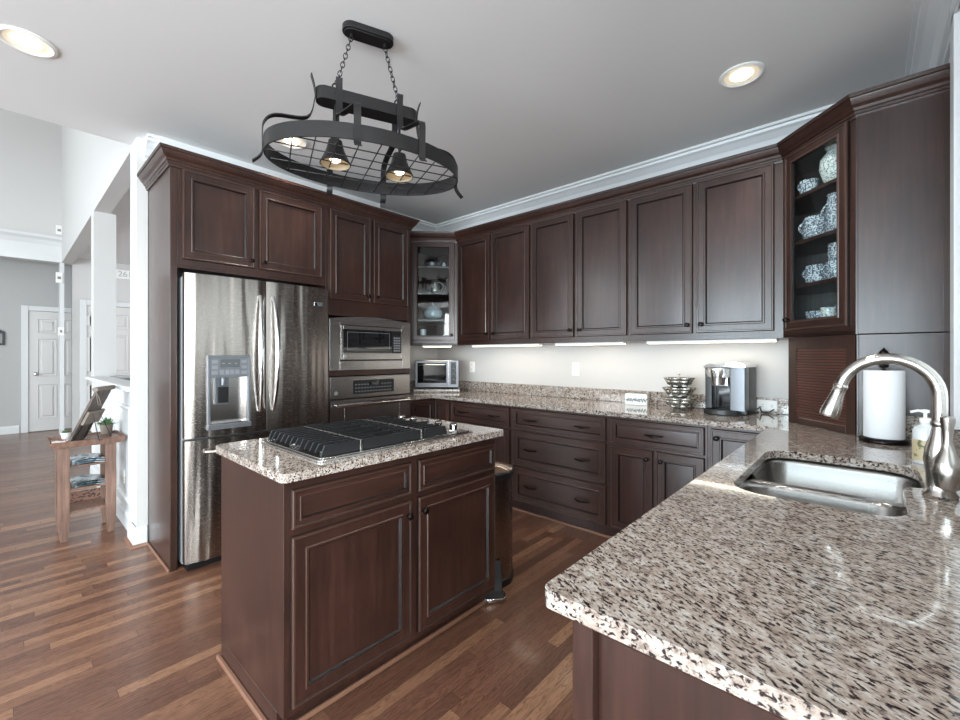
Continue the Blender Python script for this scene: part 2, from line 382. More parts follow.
w = MB(); w.box((3.15, -4.6, 0), (3.3, -3.6, H)); w.box((3.15, -0.2, 0), (3.3, 0.45, H)); w.box((3.15, -2.0, 0), (3.3, -1.8, H))
w.box((3.15, -3.6, 0), (3.3, -0.2, 0.45)); w.box((3.15, -3.6, 2.45), (3.3, -0.2, H))
struct('wall_side', w, 'wall', label='family room side wall')
def window(name, axis, a0, a1, z0, z1, c, nx, nz):
    f = MB()
    def bar(p0, p1, q0, q1, t=0.05):
        if axis == 'x': f.box((p0, c-t/2, q0), (p1, c+t/2, q1))
        else: f.box((c-t/2, p0, q0), (c+t/2, p1, q1))
    bar(a0, a0+0.06, z0, z1); bar(a1-0.06, a1, z0, z1); bar(a0+0.06, a1-0.06, z0, z0+0.06); bar(a0+0.06, a1-0.06, z1-0.06, z1)
    for i in range(1, nx): x = a0+(a1-a0)*i/nx; bar(x-0.014, x+0.014, z0+0.06, z1-0.06, 0.03)
    for i in range(1, nz): z = z0+(z1-z0)*i/nz; bar(a0+0.06, a1-0.06, z-0.014, z+0.014, 0.028)
    o = struct(name, f, 'trim')
    g = MB()
    if axis == 'x': g.box((a0+0.06, c-0.003, z0+0.06), (a1-0.06, c+0.003, z1-0.06))
    else: g.box((c-0.003, a0+0.06, z0+0.06), (c+0.003, a1-0.06, z1-0.06))
    g.build('pane', 'glass', o)
for i, (a, b) in enumerate(((-3.0, -1.75), (-1.45, -0.20), (0.10, 1.35))): window('window_%d' % (i+1), 'x', a, b, 0.45, 2.45, -4.52, 3, 4)
window('window_4', 'y', -3.6, -2.0, 0.45, 2.45, 3.22, 3, 4); window('window_5', 'y', -1.8, -0.2, 0.45, 2.45, 3.22, 3, 4)
window('window_6', 'y', 0.92, 2.36, 1.06, 2.30, 0.36, 2, 2)
window('window_7', 'x', -8.9, -4.3, 0.6, 2.4, -4.52, 6, 3); window('window_8', 'x', -8.9, -4.3, 2.7, 4.4, -4.52, 6, 3)
# tall hall beyond the kitchen ceiling edge
struct('wall_upper', MB().box((-3.86, -4.6, H+0.1), (-3.74, 0.75, 5.6)), 'wall', label='wall above the kitchen ceiling edge')
struct('ceiling_hall', MB().box((-10.9, -4.6, 5.6), (-3.74, 0.75, 5.7)), 'ceil', label='high ceiling of the hall')
struct('wall_hall', MB().box((-9.75, 0.62, H+0.02), (-3.86, 0.75, 5.6)), 'wall', label='tall white wall above the openings')
struct('wall_far', MB().box((-10.65, -4.6, 0), (-10.5, 2.2, 3.3)), 'greywall', label='grey wall at the end of the hall')
struct('wall_header', MB().box((-9.95, -4.45, 2.80), (-9.75, 0.75, 5.6)), 'wall', label='white wall above the end of the hall')
struct('ceiling_far', MB().box((-10.5, -4.45, 3.2), (-9.95, 2.2, 3.3)), 'ceil', label='low ceiling at the end of the hall')
struct('trim_header', MB().sweep([(-9.75, -4.4), (-9.75, 0.62)], [(0, 2.80), (0.02, 2.80), (0.03, 2.86), (0.03, 3.05), (0.06, 3.12), (0.10, 3.16), (0.10, 3.2), (0, 3.2)], side=-1), 'trim', label='white moulded beam face at the hall end')
struct('wall_return', MB().box((-9.95, 0.598, 0), (-9.75, 0.65, 2.80)), 'trim', label='white wall end at the hall')
# far room seen through the opening
struct('wall_study', MB().box((-9.95, 0.75, 0), (-9.83, 4.3, 2.92)), 'wall', label='far wall of the room beyond the opening')
w = MB(); w.box((-9.9, 4.1, 0), (-8.9, 4.2, 2.92)); w.box((-6.3, 4.1, 0), (-3.86, 4.2, 2.92)); w.box((-8.9, 4.1, 0), (-6.3, 4.2, 0.6)); w.box((-8.9, 4.1, 2.6), (-6.3, 4.2, 2.92))
struct('wall_north', w, 'wall', label='window wall of the room beyond')
struct('ceiling_study', MB().box((-9.95, 0.75, 2.92), (-3.86, 4.3, 3.0)), 'ceil', label='ceiling of the room beyond')
# half wall with ledge, post and column
HW = 1.04
hw = MB(); hw.box((-6.15, 0.62, 0), (-3.865, 0.70, HW)); hw.box((-6.15, 0.70, 0), (-6.05, 2.2, HW))
for a in (-4.62, -5.35, -6.05):   # wainscot panels
    hw.T = Matrix.Identity(4); hw.panel(a+0.08, 0.20, 0.56, 0.72, 0.62, 0, [(0, 0.012), (0.02, 0.016), (0.035, 0.004)], [0, 0, 0, 0], back=False)
struct('wall_half', hw, 'trim', label='white panelled half wall behind the side table')
lg = MB(); lg.box((-6.2, 0.57, HW), (-3.87, 0.75, HW+0.035)); lg.box((-6.2, 0.75, HW), (-6.0, 2.2, HW+0.035))
struct('trim_ledge', lg, 'trim', bev=0.008, label='white ledge capping the half wall')
struct('wall_column', MB().box((-6.18, 0.62, HW+0.035), (-5.98, 0.80, 2.80)), 'wall', label='square column standing on the half wall')
post = MB(); post.box((-3.86, 0.600, 0), (-3.69, 0.662, H)); 
struct('wall_post', post, 'wall', label='white wall end beside the fridge cabinet')
tr = MB(); tr.box((-3.868, 0.594, 0.0), (-3.845, 0.615, H)); 
struct('trim_post', tr, 'trim', bev=0.004, label='white corner trim on the wall end')
bb = [(0, 0), (0.014, 0), (0.014, 0.10), (0.008, 0.125), (0, 0.13)]
struct('baseboard_post', MB().sweep([(-3.869, 0.615), (-3.869, 0.593), (-3.688, 0.593), (-3.688, 0.655)], bb, side=-1), 'trim', label='white baseboard round the wall end')
struct('trim_shoe', MB().sweep([(-3.884, 0.60), (-3.884, 0.578), (-3.673, 0.578), (-3.673, 0.655)], [(0, 0), (0.016, 0), (0.012, 0.014), (0, 0.018)], side=-1), 'shoe', label='wood shoe moulding round the wall end')
struct('baseboard_half', MB().sweep([(-3.9, 0.62), (-6.15, 0.62)], bb, side=1), 'trim', label='white baseboard on the half wall')
struct('baseboard_far', MB().sweep([(-10.5, -4.4), (-10.5, 0.16)], bb, side=-1), 'trim', label='white baseboard on the grey wall')
# crown moulding on the ceiling
cp = [(0, H-0.15), (0.012, H-0.15), (0.014, H-0.125), (0.03, H-0.115), (0.036, H-0.10), (0.05, H-0.075), (0.085, H-0.045), (0.105, H-0.035), (0.108, H-0.02), (0.125, H-0.016), (0.125, H), (0, H)]
struct('trim_crown', MB().sweep([(-3.69, 0.64), (-3.69, 0.665), (XA, 0.665), (XA, YB), (XC, YB), (XC, 0.4)], cp, side=-1), 'trim', label='white crown moulding along the ceiling')
struct('trim_filler', MB().box((-3.70, 0.70, 2.70), (-3.55, 2.465, H)), 'trim', label='white filler strip between the tall cabinets and the ceiling')
pil = MB(); pil.box((0.236, 2.40, 1.02), (XC, 2.495, 2.60))
pil.sweep([(XC, 2.495), (0.236, 2.495), (0.236, 2.30), (0.236, 0.9)], [(0, 2.585), (0.008, 2.585), (0.012, 2.60), (0.03, 2.622), (0.03, 2.638), (0.05, 2.665), (0.06, 2.68), (0.06, H-0.001), (0, H-0.001)], side=1)
struct('trim_window', pil, 'trim', label='white window casing with cornice beside the sink')
# doors
def panel_door(name, label, x0, w, h, face_x, knob=True):
    o = MB()
    o.box((0, 0, 0.01), (w, 0.035, h), 0)
    st, mid = 0.11*w/0.78, 0.10*w/0.78
    cw = (w-2*st-mid)/2
    for k in range(2):
        px = st+k*(cw+mid)
        for z0, z1 in ((0.22*h/2.05, 0.80*h/2.05), (0.94*h/2.05, 1.58*h/2.05), (1.68*h/2.05, 1.92*h/2.05)):
            o.panel(px, z0, cw, z1-z0, 0.001, 0, [(0.0, 0.011), (0.012, 0.0005), (0.035, 0.0005), (0.05, 0.012)], [0, 0, 0, 0, 0], back=False)
    d = o.build(name, 'doorp', loc=(face_x, x0, 0), rotz=PI/2); tag(d, label, None, None, 'structure')
    if knob:
        k = MB(); k.lathe([(0.028, 0), (0.028, 0.008), (0.010, 0.014), (0.010, 0.03), (0.026, 0.04), (0.030, 0.055), (0.02, 0.066), (0.002, 0.068)], (0.075, 0, 0.98), 'y', 14); 
        k.build('door_knob', 'nickel', d)
    c = MB(); t = 0.09
    c.box((-t, -0.02, 0), (-0.004, 0.03, h+t)); c.box((w+0.004, -0.02, 0), (w+t, 0.03, h+t)); c.box((-0.004, -0.02, h+0.005), (w+0.004, 0.03, h+t))
    c.build('door_casing', 'trim', d, bev=0.006)
    return d
panel_door('door_1', 'white six panel door in the grey wall at the hall end', 0.27, 0.76, 2.04, -10.46)
panel_door('door_2', 'white panelled door in the room beyond the half wall', 1.16, 0.72, 2.14, -9.79, False)
panel_door('door_3', 'white door edge seen through the opening left of the column', 0.93, 0.10, 2.14, -9.79, False)

# ------------------------------------------------------------------ cabinets
# door face rings (inset, height above the frame plane)
DR = [(0.0, 0.012), (0.004, 0.019), (0.010, 0.019), (0.013, 0.0165), (0.045, 0.0165), (0.049, 0.020), (0.056, 0.020), (0.059, 0.013), (0.0635, 0.009), (0.071, 0.0095)]
DM = [1, 2, 2, 1, 0, 2, 0, 1, 1, 0, 0]
def door(par, x, z, w, h, knob=None, ring=1.0, name='door', mat='wood'):
    o = MB().panel(x, z, w, h, 0, 0, [(i*(ring if i > 0.013 else 1), d) for i, d in DR], DM).build(name, [mat, 'glaze', 'edge'], par)
    if knob: add_knob(o, x+knob[0]*w, z+knob[1]*h)
    return o
def add_knob(par, x, z, y=-0.018):
    MB().lathe([(0.008, 0), (0.006, 0.006), (0.006, 0.012), (0.014, 0.017), (0.015, 0.022), (0.010, 0.028), (0.002, 0.030)], (x, y, z), 'y', 14).build('knob', 'bronze', par)
def add_pull(par, x, z, w=0.11):
    p = [(x-w/2, -0.017, z), (x-w/2, -0.034, z-0.001), (x-w/4, -0.043, z-0.003), (x, -0.046, z-0.004), (x+w/4, -0.043, z-0.003), (x+w/2, -0.034, z-0.001), (x+w/2, -0.017, z)]
    MB().tube(p, [0.0035, 0.0045, 0.006, 0.010, 0.006, 0.0045, 0.0035], 8).build('handle', 'bronze', par)
def drawer(par, x, z, w, h, pulls=(), name='drawer'):
    k = min(1.0, h/0.24)
    o = MB().panel(x, z, w, h, 0, 0, [(i*(k if i > 0.013 else 1), d) for i, d in DR], DM).build(name, ['woodh', 'glaze', 'edge'], par)
    for q in pulls: add_pull(o, x+q*w, z+h/2)
    return o
def body(par, w, d, z0, z1, toe=True, name='body'):
    b = MB()
    if toe: b.box((0, 0, 0.10), (w, d, z1)); b.box((0.0, 0.065, 0), (w, d, 0.10))
    else: b.box((0, 0, z0), (w, d, z1))
    return b.build(name, 'wood', par, bev=0.002)
UG = 'upper cabinets on the long wall'
uppers = [(-3.087, 0.907, 'two-door dark cherry upper cabinet beside the left corner glass cabinet'), (-2.18, 0.873, 'two-door dark cherry upper cabinet in the middle of the long wall'), (-1.307, 0.934, 'wide two-door dark cherry upper cabinet above the coffee maker')]
for x, w, lb in uppers:
    t = thing('upper_cabinet', lb, 'cabinet', (x, 3.07, 0), 0, UG)
    body(t, w, 0.325, 1.40, 2.46, False)
    sp = 0.024; mg = 0.010 if x < -1.4 else 0.012
    rs = mg if x < -1.4 else 0.045
    dw = (w-mg-rs-sp)/2
    door(t, mg, 1.445, dw, 0.995, (0.93, 0.055)); door(t, mg+dw+sp, 1.445, dw, 0.995, (0.07, 0.055))
# base units on the long wall
YF = 2.815
t = thing('base_cabinet', 'two-drawer-pull dark cherry base cabinet left of the drawer stack', 'cabinet', (-2.905, YF, 0), 0)
body(t, 0.715, 0.57, 0, 0.884)
drawer(t, 0.012, 0.70, 0.685, 0.165, (0.24, 0.76)); door(t, 0.012, 0.115, 0.335, 0.565, (0.90, 0.92)); door(t, 0.362, 0.115, 0.335, 0.565, (0.10, 0.92))
t = thing('drawer_cabinet', 'dark cherry base cabinet with a stack of three wide drawers', 'cabinet', (-2.19, YF, 0), 0)
body(t, 0.85, 0.57, 0, 0.884)
for z, h in ((0.70, 0.165), (0.405, 0.28), (0.115, 0.275)): drawer(t, 0.018, z, 0.815, h, (0.22, 0.78))
t = thing('base_cabinet', 'dark cherry base cabinet with one drawer above two doors', 'cabinet', (-1.34, YF, 0), 0)
body(t, 0.625, 0.57, 0, 0.884)
drawer(t, 0.02, 0.70, 0.59, 0.165, (0.5,)); door(t, 0.02, 0.115, 0.285, 0.565, (0.88, 0.90)); door(t, 0.325, 0.115, 0.285, 0.565, (0.12, 0.90))
t = thing('base_cabinet', 'single-door dark cherry base cabinet tucked against the peninsula', 'cabinet', (-0.715, YF, 0), 0)
body(t, 0.355, 0.57, 0, 0.884); door(t, 0.02, 0.115, 0.325, 0.75, (0.10, 0.93))
# inner-corner base cabinet with folding doors
t = thing('corner_base_cabinet', 'inside corner base cabinet with folding doors under the toaster oven', 'cabinet', (-3.145, YF, 0), 0)
b = MB(); b.prism([(0, 0), (0.24, 0), (0.24, 0.57), (-0.60, 0.57), (-0.60, -0.335), (0, -0.335)], 0.10, 0.884); b.prism([(-0.06, 0.06), (0.24, 0.06), (0.24, 0.57), (-0.60, 0.57), (-0.60, -0.335), (-0.06, -0.335)], 0, 0.10)
b.build('body', 'wood', t)
door(t, 0.022, 0.115, 0.20, 0.75, None, 0.75)
b = MB(); b.T = Matrix.Rotation(PI/2, 4, 'Z'); b.panel(-0.32, 0.115, 0.298, 0.75, 0, 0, [(i*(0.8 if i > 0.013 else 1), d) for i, d in DR], DM)
dd = b.build('door', ['wood', 'glaze', 'edge'], t)
k = MB(); k.lathe([(0.008, 0), (0.006, 0.012), (0.014, 0.017), (0.015, 0.022), (0.010, 0.028), (0.002, 0.030)], (0.018, -0.28, 0.80), 'x', 14); k.build('knob', 'bronze', dd)

# peninsula cabinet
t = thing('peninsula_cabinet', 'dark cherry peninsula cabinet under the sink counter with panelled end', 'cabinet', (0, 0, 0))
b = MB(); b.box((-0.36, 0.645, 0.0), (-0.345, 2.80, 0.884)); b.box((-0.345, 0.645, 0), (0.262, 0.665, 0.884)); b.box((-0.345, 0.665, 0.0), (0.262, 2.80, 0.10)); b.box((0.245, 0.665, 0.1), (0.262, 2.80, 0.884)); b.box((-0.345, 2.78, 0.1), (0.245, 2.80, 0.884))
b.box((-0.345, 1.36, 0.1), (0.245, 1.38, 0.884)); b.build('body', 'wood', t)
st = MB(); st.box((-0.362, 0.625, 0), (-0.325, 0.645, 0.884)); st.box((0.225, 0.625, 0), (0.262, 0.645, 0.884)); st.box((-0.325, 0.625, 0.0), (0.225, 0.645, 0.10)); st.box((-0.325, 0.625, 0.862), (0.225, 0.645, 0.884))
st.build('end_frame', 'wood', t, bev=0.003)
# fronts of the peninsula towards the aisle
for y0, wd in ((0.70, 0.62), (1.36, 0.44), (1.82, 0.44)):
    q = MB(); q.T = Matrix.Translation((-0.36, y0+wd, 0)) @ Matrix.Rotation(-PI/2, 4, 'Z')
    q.panel(0.008, 0.115, wd-0.016, 0.75 if wd < 0.5 else 0.75, 0, 0, DR, DM)
    q.build('door', ['wood', 'glaze', 'edge'], t)

# island
t = thing('island_cabinet', 'dark cherry kitchen island with two doors below two drawer fronts', 'kitchen island', (-1.44, 0.62, 0), PI/2)
b = MB(); b.box((0, 0, 0.085), (1.085, 0.612, 0.884)); b.box((0.0, 0.055, 0), (1.085, 0.612, 0.085)); b.build('body', 'wood', t, bev=0.002)
drawer(t, 0.022, 0.715, 0.505, 0.135, name='drawer_front'); drawer(t, 0.565, 0.715, 0.505, 0.135, name='drawer_front')
door(t, 0.022, 0.115, 0.505, 0.575, (0.955, 0.90)); door(t, 0.565, 0.115, 0.505, 0.575, (0.045, 0.90))
sh = MB(); sh.box((-0.016, 0.0, 0), (0, 0.628, 0.02)); sh.box((-0.0, 0.043, 0), (1.085, 0.055, 0.02)); sh.box((0, 0.612, 0), (1.085, 0.628, 0.02)); sh.box((1.085, 0.055, 0), (1.10, 0.616, 0.02))
sh.build('shoe_moulding', 'shoe', t, bev=0.004)

# shoe moulding of the base run
t = MB(); t.box((-2.905, YF+0.05, 0), (-0.36, YF+0.064, 0.02)); tag(t.build('shoe_moulding', 'shoe', bev=0.004), 'thin light wood shoe moulding at the foot of the long wall base cabinets', 'moulding')

# tall cabinetry round the fridge: end panel, over-fridge cabinet, oven tower
t = MB(); t.box((-3.67, 0.662, 0), (-3.10, 0.70, 2.46)); tag(t.build('end_panel', 'wood', bev=0.003), 'tall dark cherry side panel left of the fridge', 'panel')
t = thing('upper_cabinet', 'two-door dark cherry cabinet above the fridge', 'cabinet', (-3.10, 0.70, 0), PI/2)
b = MB(); b.box((0, 0, 1.845), (0.955, 0.655, 2.46)); b.box((0.0, 0, 1.83), (0.955, 0.02, 1.845)); b.build('body', 'wood', t, bev=0.002)
door(t, 0.022, 1.885, 0.415, 0.545, (0.94, 0.09)); door(t, 0.465, 1.885, 0.455, 0.545, (0.06, 0.09))
t = thing('oven_tower_cabinet', 'tall dark cherry cabinet holding microwave and wall oven', 'cabinet', (-3.10, 1.655, 0), PI/2)
b = MB()
b.box((0, 0, 0), (0.025, 0.655, 2.46)); b.box((0.795, 0, 0), (0.82, 0.655, 2.46)); b.box((0.025, 0.63, 0), (0.795, 0.655, 2.46))
b.box((0.025, 0, 1.61), (0.795, 0.63, 2.46)); b.box((0.025, 0, 1.135), (0.795, 0.63, 1.18)); b.box((0.025, 0, 0.0), (0.795, 0.63, 0.40))
b.build('body', 'wood', t, bev=0.002)
door(t, 0.03, 1.735, 0.365, 0.70, (0.93, 0.075)); door(t, 0.425, 1.735, 0.365, 0.70, (0.07, 0.075)); drawer(t, 0.03, 0.10, 0.76, 0.27, (0.25, 0.75))
struct('trim_panel_shoe', MB().box((-3.67, 0.649, 0), (-3.10, 0.661, 0.02)), 'shoe', bev=0.004, label='wood shoe moulding at the foot of the tall end panel')
# brown crown mouldings
bc = [(0, 2.43), (0.008, 2.43), (0.010, 2.446), (0.016, 2.448), (0.017, 2.462), (0.024, 2.465), (0.030, 2.478), (0.044, 2.492), (0.056, 2.512), (0.060, 2.522), (0.068, 2.525), (0.070, 2.545), (0.0, 2.545)]
bc = [(o_*0.86, z_-(z_-2.43)*0.13) for o_, z_ in bc]
bm1 = MB().sweep([(-3.69, 0.660), (-3.098, 0.660), (-3.098, 2.478), (-3.50, 2.478)], bc, side=-1)
tag(bm1.build('cabinet_crown', 'wood', ang=12), 'dark cherry stepped crown above fridge and oven cabinets', 'crown moulding')
bm1 = MB().sweep([(-3.57, 2.585), (-3.092, 3.065), (-0.373, 3.068), (-0.045, 2.728), (0.262, 2.728)], bc, side=-1)
tag(bm1.build('cabinet_crown', 'wood', ang=12), 'dark cherry stepped crown along the long wall and both corner cabinets', 'crown moulding')

# corner glass cabinets
def glass_cab(name, label, loc, rotz, wid, poly, z0, z1, shelves, flip, mul):
    """poly: plan outline in local coords (x along the front, y back)"""
    t = thing(name, label, 'cabinet', loc, rotz)
    b = MB(); n = len(poly)
    b.prism(poly, z0, z0+0.02); b.prism(poly, z1-0.02, z1)
    # shell walls behind the front
    P = [Vector(p) for p in poly]
    for i in range(1, n):
        a, c = P[i], P[(i+1) % n]; d = (c-a).normalized(); nn = Vector((-d.y, d.x))
        cen = sum(P, Vector((0, 0)))/n
        if nn.dot(cen-a) < 0: nn = -nn
        b.prism([tuple(a), tuple(c), tuple(c+nn*0.012), tuple(a+nn*0.012)], z0+0.02, z1-0.02, 0)
        b.prism([tuple(a+nn*0.013), tuple(c+nn*0.013), tuple(c+nn*0.015), tuple(a+nn*0.015)], z0+0.02, z1-0.02, 1)
    f = 0.035
    b.box((0, 0, z0), (f, 0.02, z1)); b.box((wid-f, 0, z0), (wid, 0.02, z1)); b.box((f, 0, z0), (wid-f, 0.02, z0+0.04)); b.box((f, 0, z1-0.03), (wid-f, 0.02, z1))
    b.build('body', ['wood', 'inner'], t)
    for z in shelves:
        cen = Vector((wid/2, sum(p[1] for p in poly)/n))
        sp = [tuple(cen+(Vector(p)-cen)*0.93) for p in poly]
        MB().prism(sp, z-0.018, z).build('shelf', 'wood', t)
    dz0, dz1 = z0+0.04, z1-0.02; dx0, dx1 = 0.03, wid-0.03; fr = 0.058
    d = MB(); outer = [(0, 0.012), (0.004, 0.019), (0.012, 0.019), (0.015, 0.0165), (0.043, 0.0165), (0.047, 0.02), (0.053, 0.02), (fr, 0.008), (fr, 0.0)]
    R = [[d.v((dx0+i, -y, dz0+i)), d.v((dx1-i, -y, dz0+i)), d.v((dx1-i, -y, dz1-i)), d.v((dx0+i, -y, dz1-i))] for i, y in [(0, 0)]+outer]
    mm = [1, 2, 2, 1, 0, 2, 2, 1, 1]
    for k in range(len(R)-1):
        for i in range(4): d.f([R[k][i], R[k][(i+1) % 4], R[k+1][(i+1) % 4], R[k+1][i]], mm[k])
    for i in range(4): d.f([R[-1][i], R[-1][(i+1) % 4], R[0][(i+1) % 4], R[0][i]], 1)
    dd = d.build('door', ['wood', 'glaze', 'edge'], t)
    MB().box((dx0+fr-0.004, -0.010, dz0+fr-0.004), (dx1-fr+0.004, -0.006, dz1-fr+0.004)).build('glass_pane', 'glass', dd)
    add_knob(dd, dx0+0.03 if flip else dx1-0.03, dz0+0.06)
    return t
r2 = math.sqrt(0.5)
LW = 0.343/r2
glass_cab('corner_glass_cabinet', 'narrow corner cabinet with glass door above the toaster oven', (-3.43, 2.727, 0), PI/4, LW,
          [(0, 0), (LW, 0), (LW+0.33*r2, 0.33*r2), (LW/2, 0.6687*r2*2-LW/2+0.0), (-0.33*r2, 0.33*r2)], 1.40, 2.46, (1.66, 1.93, 2.20), False, 0)
RW = 0.325/r2
GC = glass_cab('corner_glass_cabinet', 'right corner cabinet with glass door showing speckled pottery', (-0.373, 3.055, 0), -PI/4, RW,
          [(0, 0), (RW, 0), (RW+0.305*r2, 0.305*r2), (RW/2, 0.635*r2*2-RW/2), (-0.335*r2, 0.335*r2)], 1.40, 2.46, (1.463, 1.695, 1.94, 2.20), True, 0)
# finished side panel and appliance garage below
t = MB(); t.T = (Matrix.Translation((-0.373, 3.055, 0)) @ Matrix.Rotation(-PI/4, 4, 'Z')).inverted(); t.box((-0.040, 2.712, 1.40), (0.262, 2.728, 2.43)); t.box((0.235, 2.704, 1.40), (0.262, 2.712, 2.43)); t.build('side_panel', 'wood', GC, bev=0.002)
t = thing('appliance_garage', 'dark cherry appliance garage with slatted roll door on the counter', 'cabinet', (-0.345, 3.03, 0), -PI/4)
GW = 0.295/r2; z0 = 0.9145
b = MB(); b.box((0, 0, z0), (0.055, 0.02, 1.398)); b.box((GW-0.05, 0, z0), (GW, 0.02, 1.398)); b.box((0.055, 0, 1.335), (GW-0.05, 0.02, 1.398))
b.prism([(0.0, 0.02), (GW-0.02, 0.02), (GW+0.30*r2-0.01, 0.30*r2), (RW/2, 0.80-RW/2+0.03), (-0.30*r2, 0.30*r2)], 1.38, 1.398)
b.T = Matrix.Identity(4)
b.build('body', 'wood', t)
s = MB(); n = 26; hz = (1.335-z0-0.035)/n
for i in range(n):
    za = z0+0.035+i*hz; s.prism([(0.055, 0.013), (GW-0.05, 0.013), (GW-0.05, 0.018), (0.055, 0.018)], za, za+hz, 1)
    s.profile([(0.055, za+0.002), (GW-0.05, za+0.002), (GW-0.05, za+hz-0.0035), (0.055, za+hz-0.0035)], 0.002, 0.013)
s.build('tambour_door', ['tamb', 'glaze'], t)
MB().box((0.055, 0.000, z0), (GW-0.05, 0.018, z0+0.033)).build('door_rail', 'woodh', t, bev=0.003)
t2 = t; t = MB(); t.T = (Matrix.Translation((-0.345, 3.03, 0)) @ Matrix.Rotation(-PI/4, 4, 'Z')).inverted(); t.box((-0.045, 2.718, 0.9145), (0.262, 2.734, 1.397)); t.box((0.236, 2.708, 0.9145), (0.262, 2.718, 1.397)); t.box((-0.045, 2.710, 0.9145), (-0.036, 2.718, 1.397))
t.build('side_panel', 'wood', t2, bev=0.002)

# ------------------------------------------------------------------ countertops
def arc(cx, cy, r, a0, a1, n=6): return [(cx+r*math.cos(math.radians(a0+(a1-a0)*i/n)), cy+r*math.sin(math.radians(a0+(a1-a0)*i/n))) for i in range(n+1)]
hole = arc(-0.215, 1.495, 0.09, 180, 270)+arc(-0.01, 1.485, 0.08, 270, 360)+[(0.072, 1.73), (0.082, 1.765), (0.122, 1.785)]+arc(0.012, 2.01, 0.11, 0, 90)+arc(-0.205, 2.02, 0.10, 90, 180)
poly = [(XC-0.002, 0.598), (XC-0.002, YB-0.002), (XA+0.002, YB-0.002), (XA+0.002, 2.482), (-3.12, 2.482)]+arc(-3.09, 2.74, 0.03, 180, 90, 4)+[(-0.43, 2.77)]+arc(-0.43, 2.74, 0.03, 90, 0, 4)+arc(-0.387, 0.616, 0.018, 180, 270, 6)
t = thing('countertop', 'speckled granite countertop along the long wall and out over the peninsula', 'countertop')
slab(poly, [hole], 0.884, 0.914).build('worktop', 'granite', t, bev=0.005, seg=3)
bs = MB(); bs.box((XA+0.002, 3.378, 0.9145), (-0.33, 3.398, 1.016)); bs.box((XA+0.002, 2.485, 0.9145), (XA+0.022, 3.378, 1.016)); bs.box((0.243, 0.62, 0.9145), (0.263, 2.70, 1.016)); bs.box((0.10, 2.686, 0.9145), (0.243, 2.706, 1.03))
bs.build('backsplash', 'granite', t, bev=0.003)
t = MB(); t = slab(arc(-2.05, 0.64, 0.04, 180, 270)+arc(-1.42, 0.62, 0.022, 270, 360)+arc(-1.415, 1.715, 0.02, 0, 90)+arc(-2.05, 1.70, 0.035, 90, 180), [], 0.884, 0.914)
tag(t.build('island_countertop', 'granite', bev=0.005, seg=3), 'speckled granite top of the kitchen island', 'countertop')

# ------------------------------------------------------------------ sink and faucet
t = thing('sink', 'double bowl stainless steel sink set under the granite', 'sink')
def bowl(x0, x1, y0, y1, depth, r):
    s = MB(); top = rrect(x0, y0, x1, y1, r, 6); zz = [(0.0, 0.8735), (0.004, 0.86), (0.012, 0.883-depth+0.03), (0.035, 0.883-depth)]
    rings = []
    for ins, z in zz:
        rings.append([s.v((x, y, z+(0.010 if ins == 0 and abs(y-1.713) > 0.04 else 0))) for x, y in rrect(x0+ins, y0+ins, x1-ins, y1-ins, max(0.01, r-ins*0.4), 6)])
    for k in range(len(rings)-1):
        for i in range(len(top)): s.f([rings[k][i], rings[k][(i+1) % len(top)], rings[k+1][(i+1) % len(top)], rings[k+1][i]])
    s.f(rings[-1])
    s.lathe([(0.042, 0.0005), (0.042, 0.003), (0.03, 0.004), (0.028, -0.004), (0.002, -0.004)], ((x0+x1)/2, (y0+y1)/2, 0.883-depth+0.002), 'z', 18, caps=False)
    o = s.build('bowl', 'sink', t, ang=50); so = o.modifiers.new('shell', 'SOLIDIFY'); so.thickness = 0.0015; so.offset = 0
bowl(-0.312, 0.13, 1.725, 2.13, 0.20, 0.07); bowl(-0.312, 0.085, 1.398, 1.700, 0.16, 0.085)
rim = MB(); rim.box((-0.305, 1.698, 0.865), (0.105, 1.727, 0.8745)); rim.build('divider', 'sink', t, bev=0.003)
fx, fy = 0.143, 1.71
t = thing('faucet', 'tall brushed nickel gooseneck faucet with pull-down spray head', 'faucet', (fx, fy, 0.914))
MB().lathe([(0.034, 0.0005), (0.036, 0.006), (0.031, 0.014), (0.027, 0.03), (0.028, 0.06), (0.033, 0.10), (0.030, 0.13), (0.020, 0.165), (0.0155, 0.19), (0.019, 0.195), (0.019, 0.202), (0.0145, 0.21)], n=24).build('base', 'nickel', t)
pth = [(0, 0, 0.20), (0, 0, 0.235)]; R_ = 0.1045
for i in range(0, 19):
    a = math.radians(180*i/18*0.93); pth.append((-R_+R_*math.cos(a), 0, 0.271+R_*math.sin(a)))
e = Vector(pth[-1]); dr = (e-Vector(pth[-2])).normalized()
MB().tube(pth, 0.0158, 16).build('spout', 'nickel', t, ang=60)
q = dr.to_track_quat('Z', 'Y').to_matrix().to_4x4()
hd = MB().lathe([(0.016, -0.004), (0.0182, 0.0), (0.0182, 0.006), (0.0165, 0.010), (0.017, 0.03), (0.0215, 0.06), (0.0255, 0.092), (0.0235, 0.101), (0.018, 0.101)], e, q, 22).build('spray_head', 'nickel', t)
MB().box((e.x-0.024, -0.006, e.z-0.060), (e.x-0.0185, 0.006, e.z-0.035)).build('spray_button', 'black', hd, bev=0.001)
MB().lathe([(0.014, 0.028), (0.023, 0.035), (0.028, 0.055), (0.032, 0.078), (0.028, 0.105), (0.015, 0.13), (0.0095, 0.155), (0.0115, 0.19), (0.0145, 0.207), (0.0145, 0.220), (0.006, 0.224)], (0.010, -0.044, 0.0015), n=22).build('handle', 'nickel', t)
MB().cyl((0.0, -0.025, 0.06), (0.01, -0.05, 0.075), 0.016).build('valve_arm', 'nickel', t)

